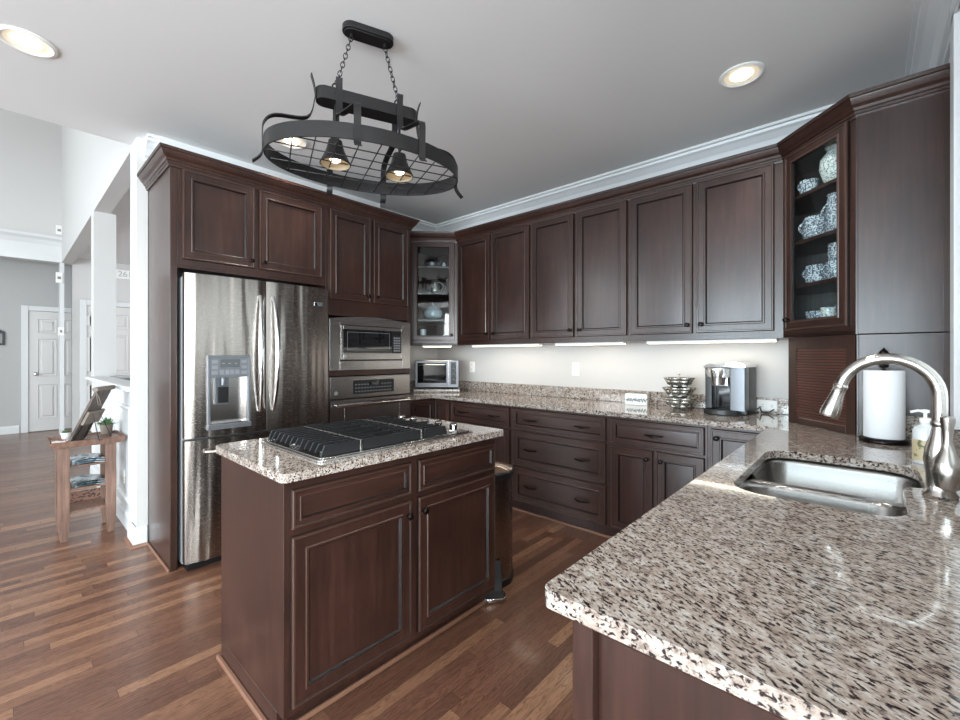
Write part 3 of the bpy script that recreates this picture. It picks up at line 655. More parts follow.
# ------------------------------------------------------------------ fridge
FY0, FW, FX = 0.712, 0.915, -3.0
t = thing('refrigerator', 'stainless steel french door refrigerator with water dispenser', 'refrigerator', (FX, FY0, 0), PI/2)
MB().box((0.005, 0.075, 0.035), (FW-0.005, 0.72, 1.775)).build('casing', 'grey', t, bev=0.004)
g = MB(); g.box((0.02, 0.03, 0.005), (FW-0.02, 0.60, 0.034)); g.build('toe_grille', 'black', t)
def fdoor(xa, xb, za, zb, hole=None, bul=0.022):
    n = 14; xs = [xa+(xb-xa)*i/n for i in range(n+1)]; zs = [za, zb]
    if hole:
        hx0, hx1, hz0, hz1 = hole
        xs = sorted(set([x for x in xs if abs(x-hx0) > 0.012 and abs(x-hx1) > 0.012]+[hx0, hx1])); zs = [za, hz0, hz1, zb]
    def yy(x): 
        u = (x-xa)/(xb-xa); ed = 0.010*max(0, 1-min(u, 1-u)*(xb-xa)/0.02)**2
        return -bul*(1-((x/FW)*2-1)**2)+ed
    s = MB(); G = [[s.v((x, yy(x), z)) for z in zs] for x in xs]
    for i in range(len(xs)-1):
        for j in range(len(zs)-1):
            if hole and xs[i] >= hx0-1e-6 and xs[i+1] <= hx1+1e-6 and j == 1: continue
            s.f([G[i][j], G[i+1][j], G[i+1][j+1], G[i][j+1]])
    bk = [s.v(p) for p in ((xa, 0.06, za), (xb, 0.06, za), (xb, 0.06, zb), (xa, 0.06, zb))]
    s.f([bk[3], bk[2], bk[1], bk[0]])
    s.f([G[0][0], bk[0]]+[bk[3]]+[G[0][j] for j in range(len(zs)-1, 0, -1)]); s.f([bk[1]]+[G[-1][0]]+[G[-1][j] for j in range(1, len(zs))]+[bk[2]])
    s.f([G[i][-1] for i in range(len(xs))]+[bk[2], bk[3]]); s.f([bk[0], bk[1]]+[G[i][0] for i in range(len(xs)-1, -1, -1)])
    return s
hx0, hx1, hz0, hz1 = 0.125, 0.345, 0.875, 1.285
d1 = fdoor(0.003, 0.453, 0.80, 1.79, (hx0, hx1, hz0, hz1)).build('door', 'fridge', t, ang=40)
d2 = fdoor(0.459, FW-0.003, 0.80, 1.79).build('door', 'fridge', t, ang=40)
d3 = fdoor(0.003, FW-0.003, 0.055, 0.785).build('freezer_drawer', 'fridge', t, ang=40)
def fhandle(par, x, s):
    p = []
    for i in range(15):
        u = i/14; z = 0.93+u*0.76; p.append((x+s*0.012*math.sin(PI*u), -0.030-0.050*math.sin(PI*u)**0.6, z))
    MB().tube(p, [(0.010+0.007*math.sin(PI*i/14)) for i in range(15)], 12).build('handle', 'chrome', par)
    
fhandle(d1, 0.415, -1); fhandle(d2, 0.497, 1)
p = [(0.10+0.71*i/14, -0.030-0.055*math.sin(PI*i/14)**0.5, 0.715) for i in range(15)]
MB().tube(p, 0.012, 12).build('handle', 'nickel', d3)
# dispenser
s = MB(); yF = -0.026
s.box((hx0-0.012, yF, hz1-0.002), (hx1+0.012, -0.008, hz1+0.014)); s.box((hx0-0.012, yF, hz0-0.02), (hx0+0.004, -0.004, hz1-0.002)); s.box((hx1-0.004, yF, hz0-0.02), (hx1+0.012, -0.004, hz1-0.002))
s.box((hx0-0.014, yF-0.010, hz0-0.034), (hx1+0.014, 0.0, hz0-0.004))
dp = s.build('dispenser_frame', 'silver', t, bev=0.003)
s = MB(); s.box((hx0, 0.052, hz0), (hx1, 0.058, 1.165)); s.box((hx0, 0.0, hz0-0.004), (hx1, 0.055, hz0)); s.box((hx0, 0.0, hz0), (hx0+0.004, 0.055, 1.165)); s.box((hx1-0.004, 0.0, hz0), (hx1, 0.055, 1.165))
s.build('dispenser_recess', 'steel', t)
s = MB(); s.box((hx0+0.002, yF+0.001, 1.160), (hx1-0.002, 0.05, hz1), 0); s.box((hx0+0.055, yF-0.002, 1.225), (hx1-0.055, yF+0.001, 1.275), 1)
for i in range(4): s.box((hx0+0.055+i*0.029, yF-0.0025, 1.178), (hx0+0.077+i*0.029, yF+0.001, 1.208), 2)
for x in (hx0+0.012, hx1-0.042):
    for z in (1.18, 1.214, 1.248): s.box((x, yF-0.0025, z), (x+0.030, yF+0.001, z+0.02), 2)
for i in range(3): s.box((hx0+0.065+i*0.036, yF-0.003, 1.245), (hx0+0.08+i*0.036, yF-0.0019, 1.25), 2)
s.build('control_panel', ['silver', 'bglass', 'grey'], t)
s = MB(); s.box((hx0+0.055, 0.012, 1.00), (hx0+0.115, 0.03, 1.10), 0); s.box((hx0+0.045, 0.03, 0.99), (hx0+0.125, 0.05, 1.16), 1); s.cyl((hx0+0.085, 0.02, 1.11), (hx0+0.085, 0.02, 1.16), 0.018, m=1)
s.build('dispenser_paddle', ['black', 'silver'], t, bev=0.002)
def text_mesh(body, size, depth, T, mat, parent, name='lettering'):
    c = bpy.data.curves.new(name, 'FONT'); c.body = body; c.size = size; c.extrude = depth; c.align_x = 'CENTER'; c.align_y = 'CENTER'
    o = bpy.data.objects.new(name, c); COL.objects.link(o)
    me = bpy.data.meshes.new_from_object(o); bpy.data.objects.remove(o)
    me.materials.clear(); me.materials.append(M[mat]); me.transform(T)
    r = bpy.data.objects.new(name, me); COL.objects.link(r); r.parent = parent
    return r
TF = lambda x, y, z: Matrix.Translation((x, y, z)) @ Matrix.Rotation(PI/2, 4, 'X')
bx = FW-0.085
bd = MB().box((bx-0.035, -0.012, 1.655), (bx+0.035, -0.004, 1.685)).build('badge', 'chrome', d2, bev=0.002)
MB().lathe([(0.011, 0), (0.011, 0.002)], (bx-0.019, -0.0118, 1.67), 'y', 16).build('emblem', 'black', bd)
text_mesh('LG', 0.026, 0.0006, TF(bx+0.013, -0.0126, 1.67), 'black', bd)

# ------------------------------------------------------------------ microwave & oven in the tower
TY = 1.655
t = thing('microwave', 'built-in stainless microwave with wide trim above the wall oven', 'microwave', (-3.10, TY, 0), PI/2)
s = MB(); w = 0.81; o0 = 0.027
def ring_rect(s, x0, z0, x1, z1, ins, y0, y1, m=0):
    s.box((x0, y0, z0), (x0+ins[0], y1, z1), m); s.box((x1-ins[1], y0, z0), (x1, y1, z1), m)
    s.box((x0+ins[0], y0, z0), (x1-ins[1], y1, z0+ins[2]), m); s.box((x0+ins[0], y0, z1-ins[3]), (x1-ins[1], y1, z1), m)
ring_rect(s, 0.022, 1.178, 0.805, 1.56, (0.085, 0.085, 0.075, 0.02), -0.022, -0.002)
tp = [(0.022, 1.56)]+[(0.022+0.783*i/12, 1.585+0.030*math.sin(PI*i/12)) for i in range(13)]+[(0.805, 1.56)]
s.profile(tp, -0.022, -0.002); s.build('trim_frame', 'steel', t, bev=0.002)
s = MB(); s.box((0.108, -0.004, 1.254), (0.720, 0.35, 1.539)); s.build('casing', 'black', t)
s = MB(); ring_rect(s, 0.112, 1.262, 0.716, 1.534, (0.022, 0.018, 0.055, 0.028), -0.030, -0.004); dm = s.build('door', 'steel', t, bev=0.002)
s = MB(); s.box((0.134, -0.027, 1.317), (0.60, -0.008, 1.506)); s.build('window', 'bglass', dm)
s = MB(); ring_rect(s, 0.17, 1.34, 0.575, 1.485, (0.002, 0.002, 0.002, 0.002), -0.0275, -0.0269); s.build('window_border', 'grey', dm)
s = MB(); s.box((0.604, -0.031, 1.317), (0.698, -0.008, 1.506), 0); s.box((0.615, -0.032, 1.475), (0.687, -0.031, 1.497), 1)
for i in range(6):
    for j in range(3): s.box((0.617+j*0.025, -0.0325, 1.33+i*0.022), (0.635+j*0.025, -0.031, 1.343+i*0.022), 2)
s.build('control_panel', ['black', 'bglass', 'grey'], t)
def ge(par, x, y, z, r=0.014):
    MB().lathe([(r, 0), (r, 0.002), (r*0.85, 0.0025)], (x, y, z), 'y', 18).build('emblem', 'grey', par)
ge(dm, 0.150, -0.030, 1.288)
t = thing('built_in_oven', 'stainless steel wall oven below the microwave', 'oven', (-3.10, TY, 0), PI/2)
s = MB(); s.box((0.024, -0.024, 0.955), (0.800, -0.001, 1.128), 0); pn = s.build('control_panel', ['steel'], t, bev=0.002)
s = MB(); s.box((0.22, -0.028, 0.985), (0.62, -0.024, 1.095), 0)
for i in range(13):
    for j in range(3):
        if 4 < i < 9 and j == 2: continue
        s.box((0.24+i*0.028, -0.029, 1.0+j*0.028), (0.254+i*0.028, -0.028, 1.008+j*0.028), 1)
s.box((0.37, -0.0285, 1.052), (0.47, -0.028, 1.085), 2)
s.build('display', ['black', 'grey', 'bglass'], pn, bev=0.0)
ge(pn, 0.075, -0.024, 1.0, 0.016)
s = MB(); ring_rect(s, 0.024, 0.41, 0.80, 0.945, (0.12, 0.12, 0.08, 0.20), -0.030, -0.001); d = s.build('door', 'steel', t, bev=0.002)
MB().box((0.03, 0.02, 0.41), (0.795, 0.5, 1.12)).build('casing', 'black', t)
win = [(0.144, 0.49), (0.68, 0.49), (0.68, 0.745)]+[(0.68-0.536*i/12, 0.745+0.03*math.sin(PI*i/12)) for i in range(1, 12)]+[(0.144, 0.745)]
s = MB().profile(win, -0.033, -0.012); s.build('window', 'bglass', d)
hp = [(0.06+0.70*i/16, -0.075-0.018*math.sin(PI*i/16), 0.905+0.004*math.sin(PI*i/16)) for i in range(17)]
s = MB().tube(hp, 0.017, 12); s.cyl((0.075, -0.028, 0.905), (0.075, -0.078, 0.905), 0.009); s.cyl((0.745, -0.028, 0.905), (0.745, -0.078, 0.905), 0.009); s.build('handle', 'chrome', d)

# ------------------------------------------------------------------ cooktop
CX0, CX1, CY0, CY1 = -1.985, -1.448, 0.750, 1.56
t = thing('cooktop', 'black iron gas cooktop on a stainless tray set in the island', 'cooktop', (0, 0, 0))
s = MB(); s.prism(rrect(CX0, CY0, CX1, CY1, 0.02), 0.9142, 0.922); s.prism(rrect(CX0+0.014, CY0+0.014, CX1-0.014, CY1-0.014, 0.015), 0.922, 0.926)
s.build('tray', 'steel', t, bev=0.002)
gl = 0.258
for gi in range(3):
    g = MB(); y0, y1 = ((0.772, 0.932), (0.948, 1.240), (1.256, 1.405))[gi]; x0, x1 = CX0+0.028, CX1-0.028
    nb = 12; T0 = 0.968
    for i in range(nb):
        x = x0+0.008+(x1-x0-0.016)*i/(nb-1); big = i in (0, nb-1)
        hh = 0.030 if not big else 0.040; tw = 0.0035 if not big else 0.005
        pts = [(y0+(0.0 if gi else 0), T0-hh), (y0+0.016, T0), (y1-(0.016 if gi == 2 else 0.0), T0), (y1, T0-hh)] if gi != 1 else [(y0, T0-hh), (y0, T0), (y1, T0), (y1, T0-hh)]
        g.T = Matrix(((0, 1, 0, 0), (1, 0, 0, 0), (0, 0, 1, 0), (0, 0, 0, 1)))
        if gi == 1 and not big and i % 2 == 0:
            g.profile([(y0, T0-hh), (y0, T0), (y0+0.07, T0), (y0+0.085, T0-0.012), (y0+0.07, T0-hh)], x-tw, x+tw); g.profile([(y1, T0-hh), (y1, T0), (y1-0.07, T0), (y1-0.085, T0-0.012), (y1-0.07, T0-hh)], x-tw, x+tw)
        else: g.profile(pts, x-tw, x+tw)
        g.T = Matrix.Identity(4)
    for yy in (y0+0.085, y1-0.02) if gi != 1 else (y0+0.02, y0+0.085, y1-0.085, y1-0.02): g.box((x0+0.012, yy-0.0045, T0-0.026), (x1-0.012, yy+0.0045, T0-0.006))
    for cx in (x0+0.02, x1-0.02):
        for cy in (y0+0.03, y1-0.03): g.box((cx-0.006, cy-0.006, 0.926), (cx+0.006, cy+0.006, T0-0.02))
    g.build('grate', 'iron', t)
for bx_, by_, br_ in ((-1.84, 0.86, 0.04), (-1.59, 0.86, 0.036), (-1.71, 1.09, 0.055), (-1.84, 1.33, 0.036), (-1.59, 1.33, 0.04)):
    MB().lathe([(br_, 0), (br_, 0.008), (br_*0.85, 0.010), (br_*0.85, 0.016), (br_*0.2, 0.018)], (bx_, by_, 0.9262), n=20, mats=[1, 1, 0, 0, 0]).build('burner', ['black', 'steel'], t)
for yy in (0.940, 1.248): MB().box((CX0+0.03, yy-0.0055, 0.926), (CX1-0.03, yy+0.0055, 0.9685)).build('divider_strip', 'steel', t, bev=0.002)
for i, kx in enumerate((-1.92, -1.82, -1.72, -1.62, -1.51)):
    k = MB().lathe([(0.025, 0), (0.026, 0.004), (0.021, 0.008), (0.020, 0.032), (0.016, 0.037), (0.002, 0.037)], (kx, 1.475, 0.9262), n=18); k.box((kx-0.003, 1.457, 0.958), (kx+0.003, 1.493, 0.968)); k.build('knob', 'chrome', t)

# ------------------------------------------------------------------ trash can behind the island
t = thing('trash_can', 'round step trash can behind the far end of the island', 'trash can', (-1.665, 1.90, 0))
MB().lathe([(0.150, 0.035), (0.150, 0.60)], n=32).build('body', 'fridge', t)
MB().lathe([(0.155, 0.002), (0.157, 0.04), (0.150, 0.045)], n=32).build('base_ring', 'black', t)
l_ = MB().lathe([(0.156, 0.602), (0.157, 0.632), (0.150, 0.642), (0.10, 0.658), (0.04, 0.664), (0.002, 0.665)], n=32, mats=[0, 0, 1, 1, 1, 1]).build('lid', ['black', 'binlid'], t)
s = MB(); s.profile([(0.0, 0.002), (0.0, 0.16), (0.012, 0.165), (0.05, 0.04), (0.085, 0.012), (0.085, 0.002)], -0.05, 0.05); 
s.T = Matrix.Identity(4); p_ = s.build('pedal_housing', 'rubber', t, loc=(0.112, -0.085, 0), rotz=-0.75, bev=0.01)
MB().prism(rrect(0.055, -0.065, 0.150, 0.065, 0.04), 0.008, 0.028).build('pedal', 'chrome', p_, bev=0.004)

# ------------------------------------------------------------------ counter items
# toaster oven on a stone board
t = thing('stone_board', 'pale marbled board under the toaster oven', 'board', (-3.31, 2.992, 0.9147), math.radians(43))
MB().box((-0.235, -0.02, 0), (0.235, 0.30, 0.012)).build('shelf', 'granite', t, bev=0.002)
MB().box((-0.235, -0.022, 0.0125), (0.235, 0.30, 0.032)).build('top', 'jarlight', t, bev=0.004)
t = thing('toaster_oven', 'silver toaster oven with glass door in the counter corner', 'toaster oven', (-3.31, 2.992, 0.9475), math.radians(43))
W2 = 0.225; HT = 0.30
s = MB(); s.box((-W2, 0.012, 0.018), (W2, 0.29, HT)); s.build('casing', 'steel', t, bev=0.008)
s = MB(); ring_rect(s, -W2+0.004, 0.02, W2-0.108, HT-0.004, (0.022, 0.018, 0.045, 0.028), -0.004, 0.012); d = s.build('door', 'silver', t, bev=0.003)
MB().box((-W2+0.026, 0.0, 0.065), (W2-0.126, 0.010, HT-0.032)).build('window', 'bglass', d)
s = MB(); s.cyl((-W2+0.04, -0.028, HT-0.05), (W2-0.14, -0.028, HT-0.05), 0.007)
for x in (-W2+0.05, W2-0.15): s.cyl((x, -0.002, HT-0.05), (x, -0.028, HT-0.05), 0.005)
s.build('handle', 'chrome', d)
s = MB(); s.box((W2-0.103, -0.002, 0.02), (W2-0.004, 0.012, HT-0.004), 0); s.box((W2-0.082, -0.003, 0.05), (W2-0.025, -0.001, HT-0.02), 1); s.build('control_panel', ['silver', 'black'], t, bev=0.0)
for i in range(4): MB().lathe([(0.021, 0), (0.020, 0.014), (0.006, 0.015)], (W2-0.053, -0.003, 0.082+i*0.058), 'y', 16).build('knob', 'black', t)
for i, (x, y) in enumerate(((-0.2, 0.03), (0.2, 0.03), (-0.2, 0.26), (0.2, 0.26))): MB().lathe([(0.014, 0), (0.012, 0.018)], (x, y, 0), n=12).build('foot', 'black', t)
# small box with a leaf pattern
t = thing('sign_box', 'small white box with black leafy branch print on the counter', 'box', (-1.33, 3.255, 0.9147), math.radians(12))
MB().box((-0.082, 0, 0), (0.082, 0.06, 0.085)).build('body', 'white', t, bev=0.002)
s = MB(); s.box((-0.075, -0.0012, 0.038), (0.075, -0.0002, 0.042)) 
random.seed(3)
for i in range(16):
    x = -0.07+0.14*i/15; a = random.uniform(0.5, 1.2)*(1 if i % 2 else -1); c = Vector((x, 0.04)); d_ = Vector((math.cos(a), math.sin(a))); e_ = Vector((-d_.y, d_.x)); L = 0.02
    s.profile([tuple(c), tuple(c+d_*L*0.5+e_*0.006), tuple(c+d_*L), tuple(c+d_*L*0.5-e_*0.006)], -0.0015, -0.0003)
s.build('branch_print', 'black', t)
# tiered scalloped wire basket
t = thing('tiered_basket', 'three-tier scalloped silver wire basket holding coffee pods', 'basket', (-1.00, 3.21, 0.9147))
def scal(r, z0, h, amp, n=6):
    s = MB(); P = []; 
    for i in range(49):
        a = 2*PI*i/48; rr = r*(1+amp*abs(math.sin(n*a/2))); P.append((rr*math.cos(a), rr*math.sin(a)))
    for (f0, za), (f1, zb) in zip(((0.45, z0), (0.8, z0+h*0.35), (0.95, z0+h*0.75)), ((0.8, z0+h*0.35), (0.95, z0+h*0.75), (1.08, z0+h))):
        A = [s.v((x*f0, y*f0, za)) for x, y in P[:-1]]; B = [s.v((x*f1, y*f1, zb)) for x, y in P[:-1]]
        for i in range(48): s.f([A[i], A[(i+1) % 48], B[(i+1) % 48], B[i]])
    return s
for r, z in ((0.092, 0.012), (0.090, 0.085), (0.082, 0.155)):
    o = scal(r*0.95, z, 0.070, 0.24).build('dish', 'pewter', t, ang=60); so = o.modifiers.new('shell', 'SOLIDIFY'); so.thickness = 0.002
s = MB(); s.cyl((0, 0, 0.0), (0, 0, 0.245), 0.004); s.lathe([(0.05, 0), (0.045, 0.006), (0.006, 0.012)], n=20); s.lathe([(0.003, 0.24), (0.010, 0.25), (0.003, 0.262)], n=12); s.build('stand', 'pewter', t)
random.seed(5)
for z in (0.022, 0.095, 0.165):
    s = MB()
    for i in range(6):
        a = i*PI/3+z*9; s.lathe([(0.017, 0), (0.023, 0.036), (0.024, 0.04), (0.002, 0.041)], (0.054*math.cos(a), 0.054*math.sin(a), z), n=12, mats=[0, 0, 1, 1])
    tag(s.build('coffee_pod', ['white', 'bronze'], t), None, None, None, None)
# coffee maker
t = thing('coffee_maker', 'black and silver single-cup coffee maker on the counter', 'coffee maker', (-0.690, 3.11, 0.9147), math.radians(-3))
s = MB(); s.prism(rrect(-0.118, 0.075, 0.118, 0.27, 0.02), 0.0, 0.315); s.prism(rrect(-0.118, 0.0, -0.073, 0.09, 0.008), 0.035, 0.315)
s.build('body', 'black', t, bev=0.004)
s = MB(); s.prism(rrect(0.03, -0.004, 0.118, 0.085, 0.008), 0.03, 0.318, 0); s.build('water_column', 'silver', t, bev=0.003)
s = MB(); s.prism([(-0.118, 0.0)]+[(-0.118+0.148*i/10, -0.022*math.sin(PI*i/10)) for i in range(1, 10)]+[(0.03, 0), (0.03, 0.08), (-0.118, 0.08)], 0.24, 0.30); s.build('brew_head', 'steel', t, bev=0.003)
s = MB(); s.prism([(-0.095, 0.01), (0.015, 0.01), (0.015, 0.08), (-0.095, 0.08)], 0.185, 0.242); s.lathe([(0.045, 0.19), (0.052, 0.27), (0.052, 0.295)], (-0.044, 0.02, 0), n=24, mats=[0, 0, 0]); s.build('pod_holder', 'chrome', t, bev=0.002)
s = MB()
tp = [(-0.124, 0.30), (-0.124, 0.318), (-0.08, 0.332), (-0.03, 0.327), (0.02, 0.342), (0.07, 0.345), (0.124, 0.322), (0.124, 0.305)]
s.profile(tp, -0.015, 0.272); s.build('lid', 'chrome', t, bev=0.004)
s = MB(); s.prism([(-0.122, 0.08)]+[(-0.122+0.20*i/10, -0.02-0.035*math.sin(PI*i/10)) for i in range(11)]+[(0.078, 0.08)], 0.0, 0.034); s.build('drip_tray', 'black', t, bev=0.004)
MB().box((-0.092, 0.070, 0.036), (0.022, 0.0745, 0.20)).build('back_plate', 'bglass', t)
tag(MB().tube([(-0.55, 3.355, 0.94), (-0.535, 3.345, 0.96), (-0.53, 3.35, 0.93), (-0.52, 3.345, 0.9225), (-0.49, 3.35, 0.9225), (-0.46, 3.365, 0.945)], 0.004).build('power_cord', 'black'), 'short black power cord behind the coffee maker', 'cord')
# outlets
def outlet(loc, rotz, label, n=1, tilt=False, group=None):
    t = thing('outlet', label, 'outlet', loc, rotz, group)
    s = MB(); 
    if tilt: s.T = Matrix.Rotation(PI/2, 4, 'Y')
    s.box((-0.036, -0.006, -0.058), (0.036, 0, 0.058)); s.build('plate', 'white', t, bev=0.003)
    s = MB()
    if tilt: s.T = Matrix.Rotation(PI/2, 4, 'Y')
    for z in (-0.025, 0.025):
        s.box((-0.016, -0.009, z-0.017), (0.016, -0.0062, z+0.017), 0)
        for x in (-0.006, 0.006): s.box((x-0.0012, -0.0095, z-0.003), (x+0.0012, -0.0088, z+0.009), 1)
    s.build('receptacle', ['white', 'outletd'], t)
outlet((-3.19, YB, 1.17), 0, 'white wall outlet right of the toaster oven')
outlet((-1.93, YB, 1.175), 0, 'white wall outlet at the middle of the long wall')
outlet((-0.50, 3.378, 0.966), 0, 'white sideways outlet in the granite backsplash beside the garage', tilt=True)
outlet((XC, 2.62, 1.17), -PI/2, 'white wall outlet behind the faucet on the right wall')
outlet((-5.25, 0.62, 0.42), 0, 'white outlet low on the half wall behind the side table')
outlet((-4.25, 0.62, 0.36), 0, 'white outlet low on the half wall right of the side table')
# paper towel holder
t = thing('paper_towel_holder', 'upright holder with dark base and finial on the peninsula counter', 'paper towel holder', (0.048, 2.615, 0.9147))
MB().lathe([(0.084, 0), (0.086, 0.006), (0.084, 0.016), (0.076, 0.021)], n=36).build('base', 'bronze', t, ang=50)
MB().cyl((0, 0, 0.02), (0, 0, 0.372), 0.006).build('rod', 'bronze', t)
s = MB().lathe([(0.004, 0.325), (0.016, 0.33), (0.018, 0.338), (0.008, 0.352), (0.006, 0.385), (0.018, 0.392), (0.012, 0.404), (0.007, 0.408), (0.002, 0.418)], n=16); s.build('finial', 'bronze', t)
s = MB().lathe([(0.019, 0.0), (0.068, 0.0), (0.069, 0.002), (0.069, 0.293), (0.068, 0.295), (0.019, 0.295), (0.019, 0.0)], n=40, caps=False)
tag(s.build('paper_towel_roll', 'paper', loc=(0.048, 2.615, 0.9147+0.0215)), 'thick white roll of paper towels on the dark holder', 'paper towels')
# soap dispenser
t = thing('soap_dispenser', 'clear pump soap bottle with botanical label behind the faucet', 'soap bottle', (0.148, 2.20, 0.9147))
MB().lathe([(0.030, 0), (0.033, 0.006), (0.033, 0.115), (0.028, 0.128), (0.014, 0.136), (0.013, 0.145)], n=26).build('bottle', 'soap', t)
MB().lathe([(0.0335, 0.012), (0.0337, 0.085)], n=26, caps=False).build('label', 'amber', t)
s = MB(); s.lathe([(0.015, 0.145), (0.015, 0.160), (0.005, 0.162), (0.005, 0.178), (0.011, 0.180), (0.011, 0.190), (0.002, 0.192)], n=16); s.tube([(0, 0, 0.185), (-0.02, -0.005, 0.186), (-0.038, -0.01, 0.180)], 0.0045); s.build('pump', 'white', t)

# ------------------------------------------------------------------ pottery in the right glass cabinet
CR = Matrix.Translation((-0.373, 3.055, 0)) @ Matrix.Rotation(-PI/4, 4, 'Z')
CL = Matrix.Translation((-3.43, 2.727, 0)) @ Matrix.Rotation(PI/4, 4, 'Z')
def vessel(name, label, cat, T, x, y, z, prof, mat, handle=None, lid=None, spout=None, group=None, ang=0):
    p = T @ Vector((x, y, 0))
    t = thing(name, label, cat, (p.x, p.y, z+0.0012), math.radians(ang), group)
    th = 0.004
    top = prof[-1]; inner = [(max(0.002, r-th), zz) for r, zz in prof[::-1]]; inner[-1] = (0.002, prof[0][1]+th); 
    MB().lathe(prof+inner, n=24, caps=True).build('body', mat, t)
    if handle:
        r0, z0_, z1_, rr, th_ = handle
        pts = [((r0-0.004+rr*math.sin(PI*i/10))*-1, 0, z0_+(z1_-z0_)*i/10) for i in range(11)]
        MB().tube(pts, th_, 8).build('handle', mat, t)
    if lid: MB().lathe(lid, n=20).build('lid', mat, t)
    if spout: MB().tube(spout, [0.012, 0.009, 0.007], 10).build('spout', mat, t)
    return t
mugp = [(0.035, 0), (0.043, 0.01), (0.046, 0.05), (0.044, 0.085), (0.046, 0.092)]
big = [(0.045, 0), (0.062, 0.015), (0.068, 0.055), (0.06, 0.10), (0.057, 0.12)]
H0 = 1.421
A0 = -45
vessel('mug', 'small blue speckled mug at left on the top shelf', 'mug', CR, 0.105, 0.070, 2.20, [(0.036, 0), (0.044, 0.01), (0.046, 0.045), (0.045, 0.075)], 'mug', (0.044, 0.015, 0.065, 0.02, 0.005), ang=38)
vessel('ginger_jar', 'tall pale speckled jar at right on the top shelf of the glass cabinet', 'jar', CR, 0.250, 0.105, 2.20, [(0.045, 0), (0.062, 0.03), (0.080, 0.09), (0.076, 0.14), (0.050, 0.175), (0.045, 0.185), (0.056, 0.20), (0.054, 0.235)], 'jarlight')
vessel('mug', 'wide blue speckled cup with looped handle on the second shelf', 'mug', CR, 0.140, 0.082, 1.94, big, 'mug', (0.062, 0.02, 0.10, 0.032, 0.006), ang=38)
vessel('pitcher', 'tall blue speckled pitcher on the second shelf', 'pitcher', CR, 0.275, 0.085, 1.94, [(0.045, 0), (0.058, 0.02), (0.06, 0.10), (0.05, 0.16), (0.045, 0.19), (0.05, 0.20)], 'mug', (0.055, 0.05, 0.15, 0.032, 0.006), ang=38)
vessel('mug', 'blue speckled mug at left on the third shelf', 'mug', CR, 0.150, 0.080, 1.695, [(0.045, 0), (0.056, 0.012), (0.058, 0.05), (0.054, 0.095)], 'mug', (0.054, 0.02, 0.08, 0.028, 0.006), ang=38)
vessel('mug', 'blue speckled mug at the bottom of a stack on the third shelf', 'mug', CR, 0.275, 0.075, 1.695, mugp, 'mug', (0.044, 0.02, 0.08, 0.03, 0.006), ang=38)
vessel('mug', 'blue speckled mug stacked on top of another on the third shelf', 'mug', CR, 0.275, 0.085, 1.695+0.094, mugp, 'mug', (0.044, 0.02, 0.08, 0.03, 0.006), ang=160)
vessel('bowl', 'blue speckled bowl at left on the cabinet floor', 'bowl', CR, 0.155, 0.085, 1.463, [(0.03, 0), (0.05, 0.02), (0.062, 0.06), (0.064, 0.075)], 'mug')
vessel('creamer', 'pale speckled creamer in the middle of the cabinet floor', 'creamer', CR, 0.235, 0.070, 1.463, [(0.03, 0), (0.04, 0.02), (0.036, 0.07), (0.04, 0.088)], 'jarlight')
vessel('mug', 'blue speckled mug at right on the cabinet floor', 'mug', CR, 0.325, 0.075, 1.463, mugp, 'mug', (0.044, 0.02, 0.08, 0.025, 0.006), ang=150)
# left glass cabinet: shelves hold kettle, pitcher, punch bowl, creamer
vessel('teapot', 'dark enamel teapot on the top shelf of the left glass cabinet', 'teapot', CL, 0.22, 0.15, 2.20, [(0.04, 0), (0.062, 0.02), (0.066, 0.05), (0.05, 0.08), (0.03, 0.09)], 'darkenamel', (0.055, 0.015, 0.08, 0.03, 0.004), [(0.03, 0.091), (0.02, 0.102), (0.006, 0.106), (0.009, 0.118), (0.002, 0.122)], [(0.05, 0, 0.03), (0.085, 0, 0.06), (0.105, 0, 0.09)], ang=45)
vessel('figurine_bell', 'small pale glass bell at right on the top shelf', 'bell', CL, 0.345, 0.12, 2.20, [(0.022, 0), (0.018, 0.03), (0.010, 0.055), (0.004, 0.06)], 'crystal')
vessel('pitcher', 'pewter pitcher on the second shelf of the left glass cabinet', 'pitcher', CL, 0.25, 0.14, 1.93, [(0.035, 0), (0.058, 0.025), (0.060, 0.06), (0.042, 0.10), (0.036, 0.125), (0.048, 0.145)], 'pewter', (0.045, 0.03, 0.13, 0.045, 0.006), ang=225)
wr = thing('plate_rack', 'black wire rack on the second shelf behind the pewter pitcher', 'rack', tuple(CL @ Vector((0.235, 0.26, 1.9312))), PI/4)
s = MB()
for x in (-0.09, 0.03): s.tube([(x-0.03, 0.02, 0.003), (x, 0.02, 0.22), (x+0.06, 0.02, 0.003)], 0.004)
s.tube([(-0.12, 0.02, 0.07), (0.1, 0.02, 0.07)], 0.004); s.build('wire', 'iron', wr)
vessel('covered_dish', 'pressed glass covered dish on the third shelf of the left cabinet', 'dish', CL, 0.235, 0.15, 1.66, [(0.04, 0), (0.088, 0.03), (0.098, 0.07), (0.092, 0.10)], 'crystal', None, [(0.092, 0.101), (0.07, 0.13), (0.03, 0.15), (0.006, 0.155), (0.014, 0.17), (0.002, 0.185)])
vessel('bowl', 'dark bowl on the floor of the left glass cabinet', 'bowl', CL, 0.27, 0.13, 1.421, [(0.03, 0), (0.055, 0.02), (0.066, 0.06), (0.066, 0.075)], 'black')
vessel('tumbler', 'tall pale glass tumbler at left on the floor of the left cabinet', 'glass', CL, 0.135, 0.09, 1.421, [(0.025, 0), (0.028, 0.06), (0.032, 0.14)], 'crystal')
vessel('tumbler', 'short pale glass tumbler at right on the floor of the left cabinet', 'glass', CL, 0.36, 0.09, 1.421, [(0.024, 0), (0.028, 0.05), (0.03, 0.08)], 'crystal')

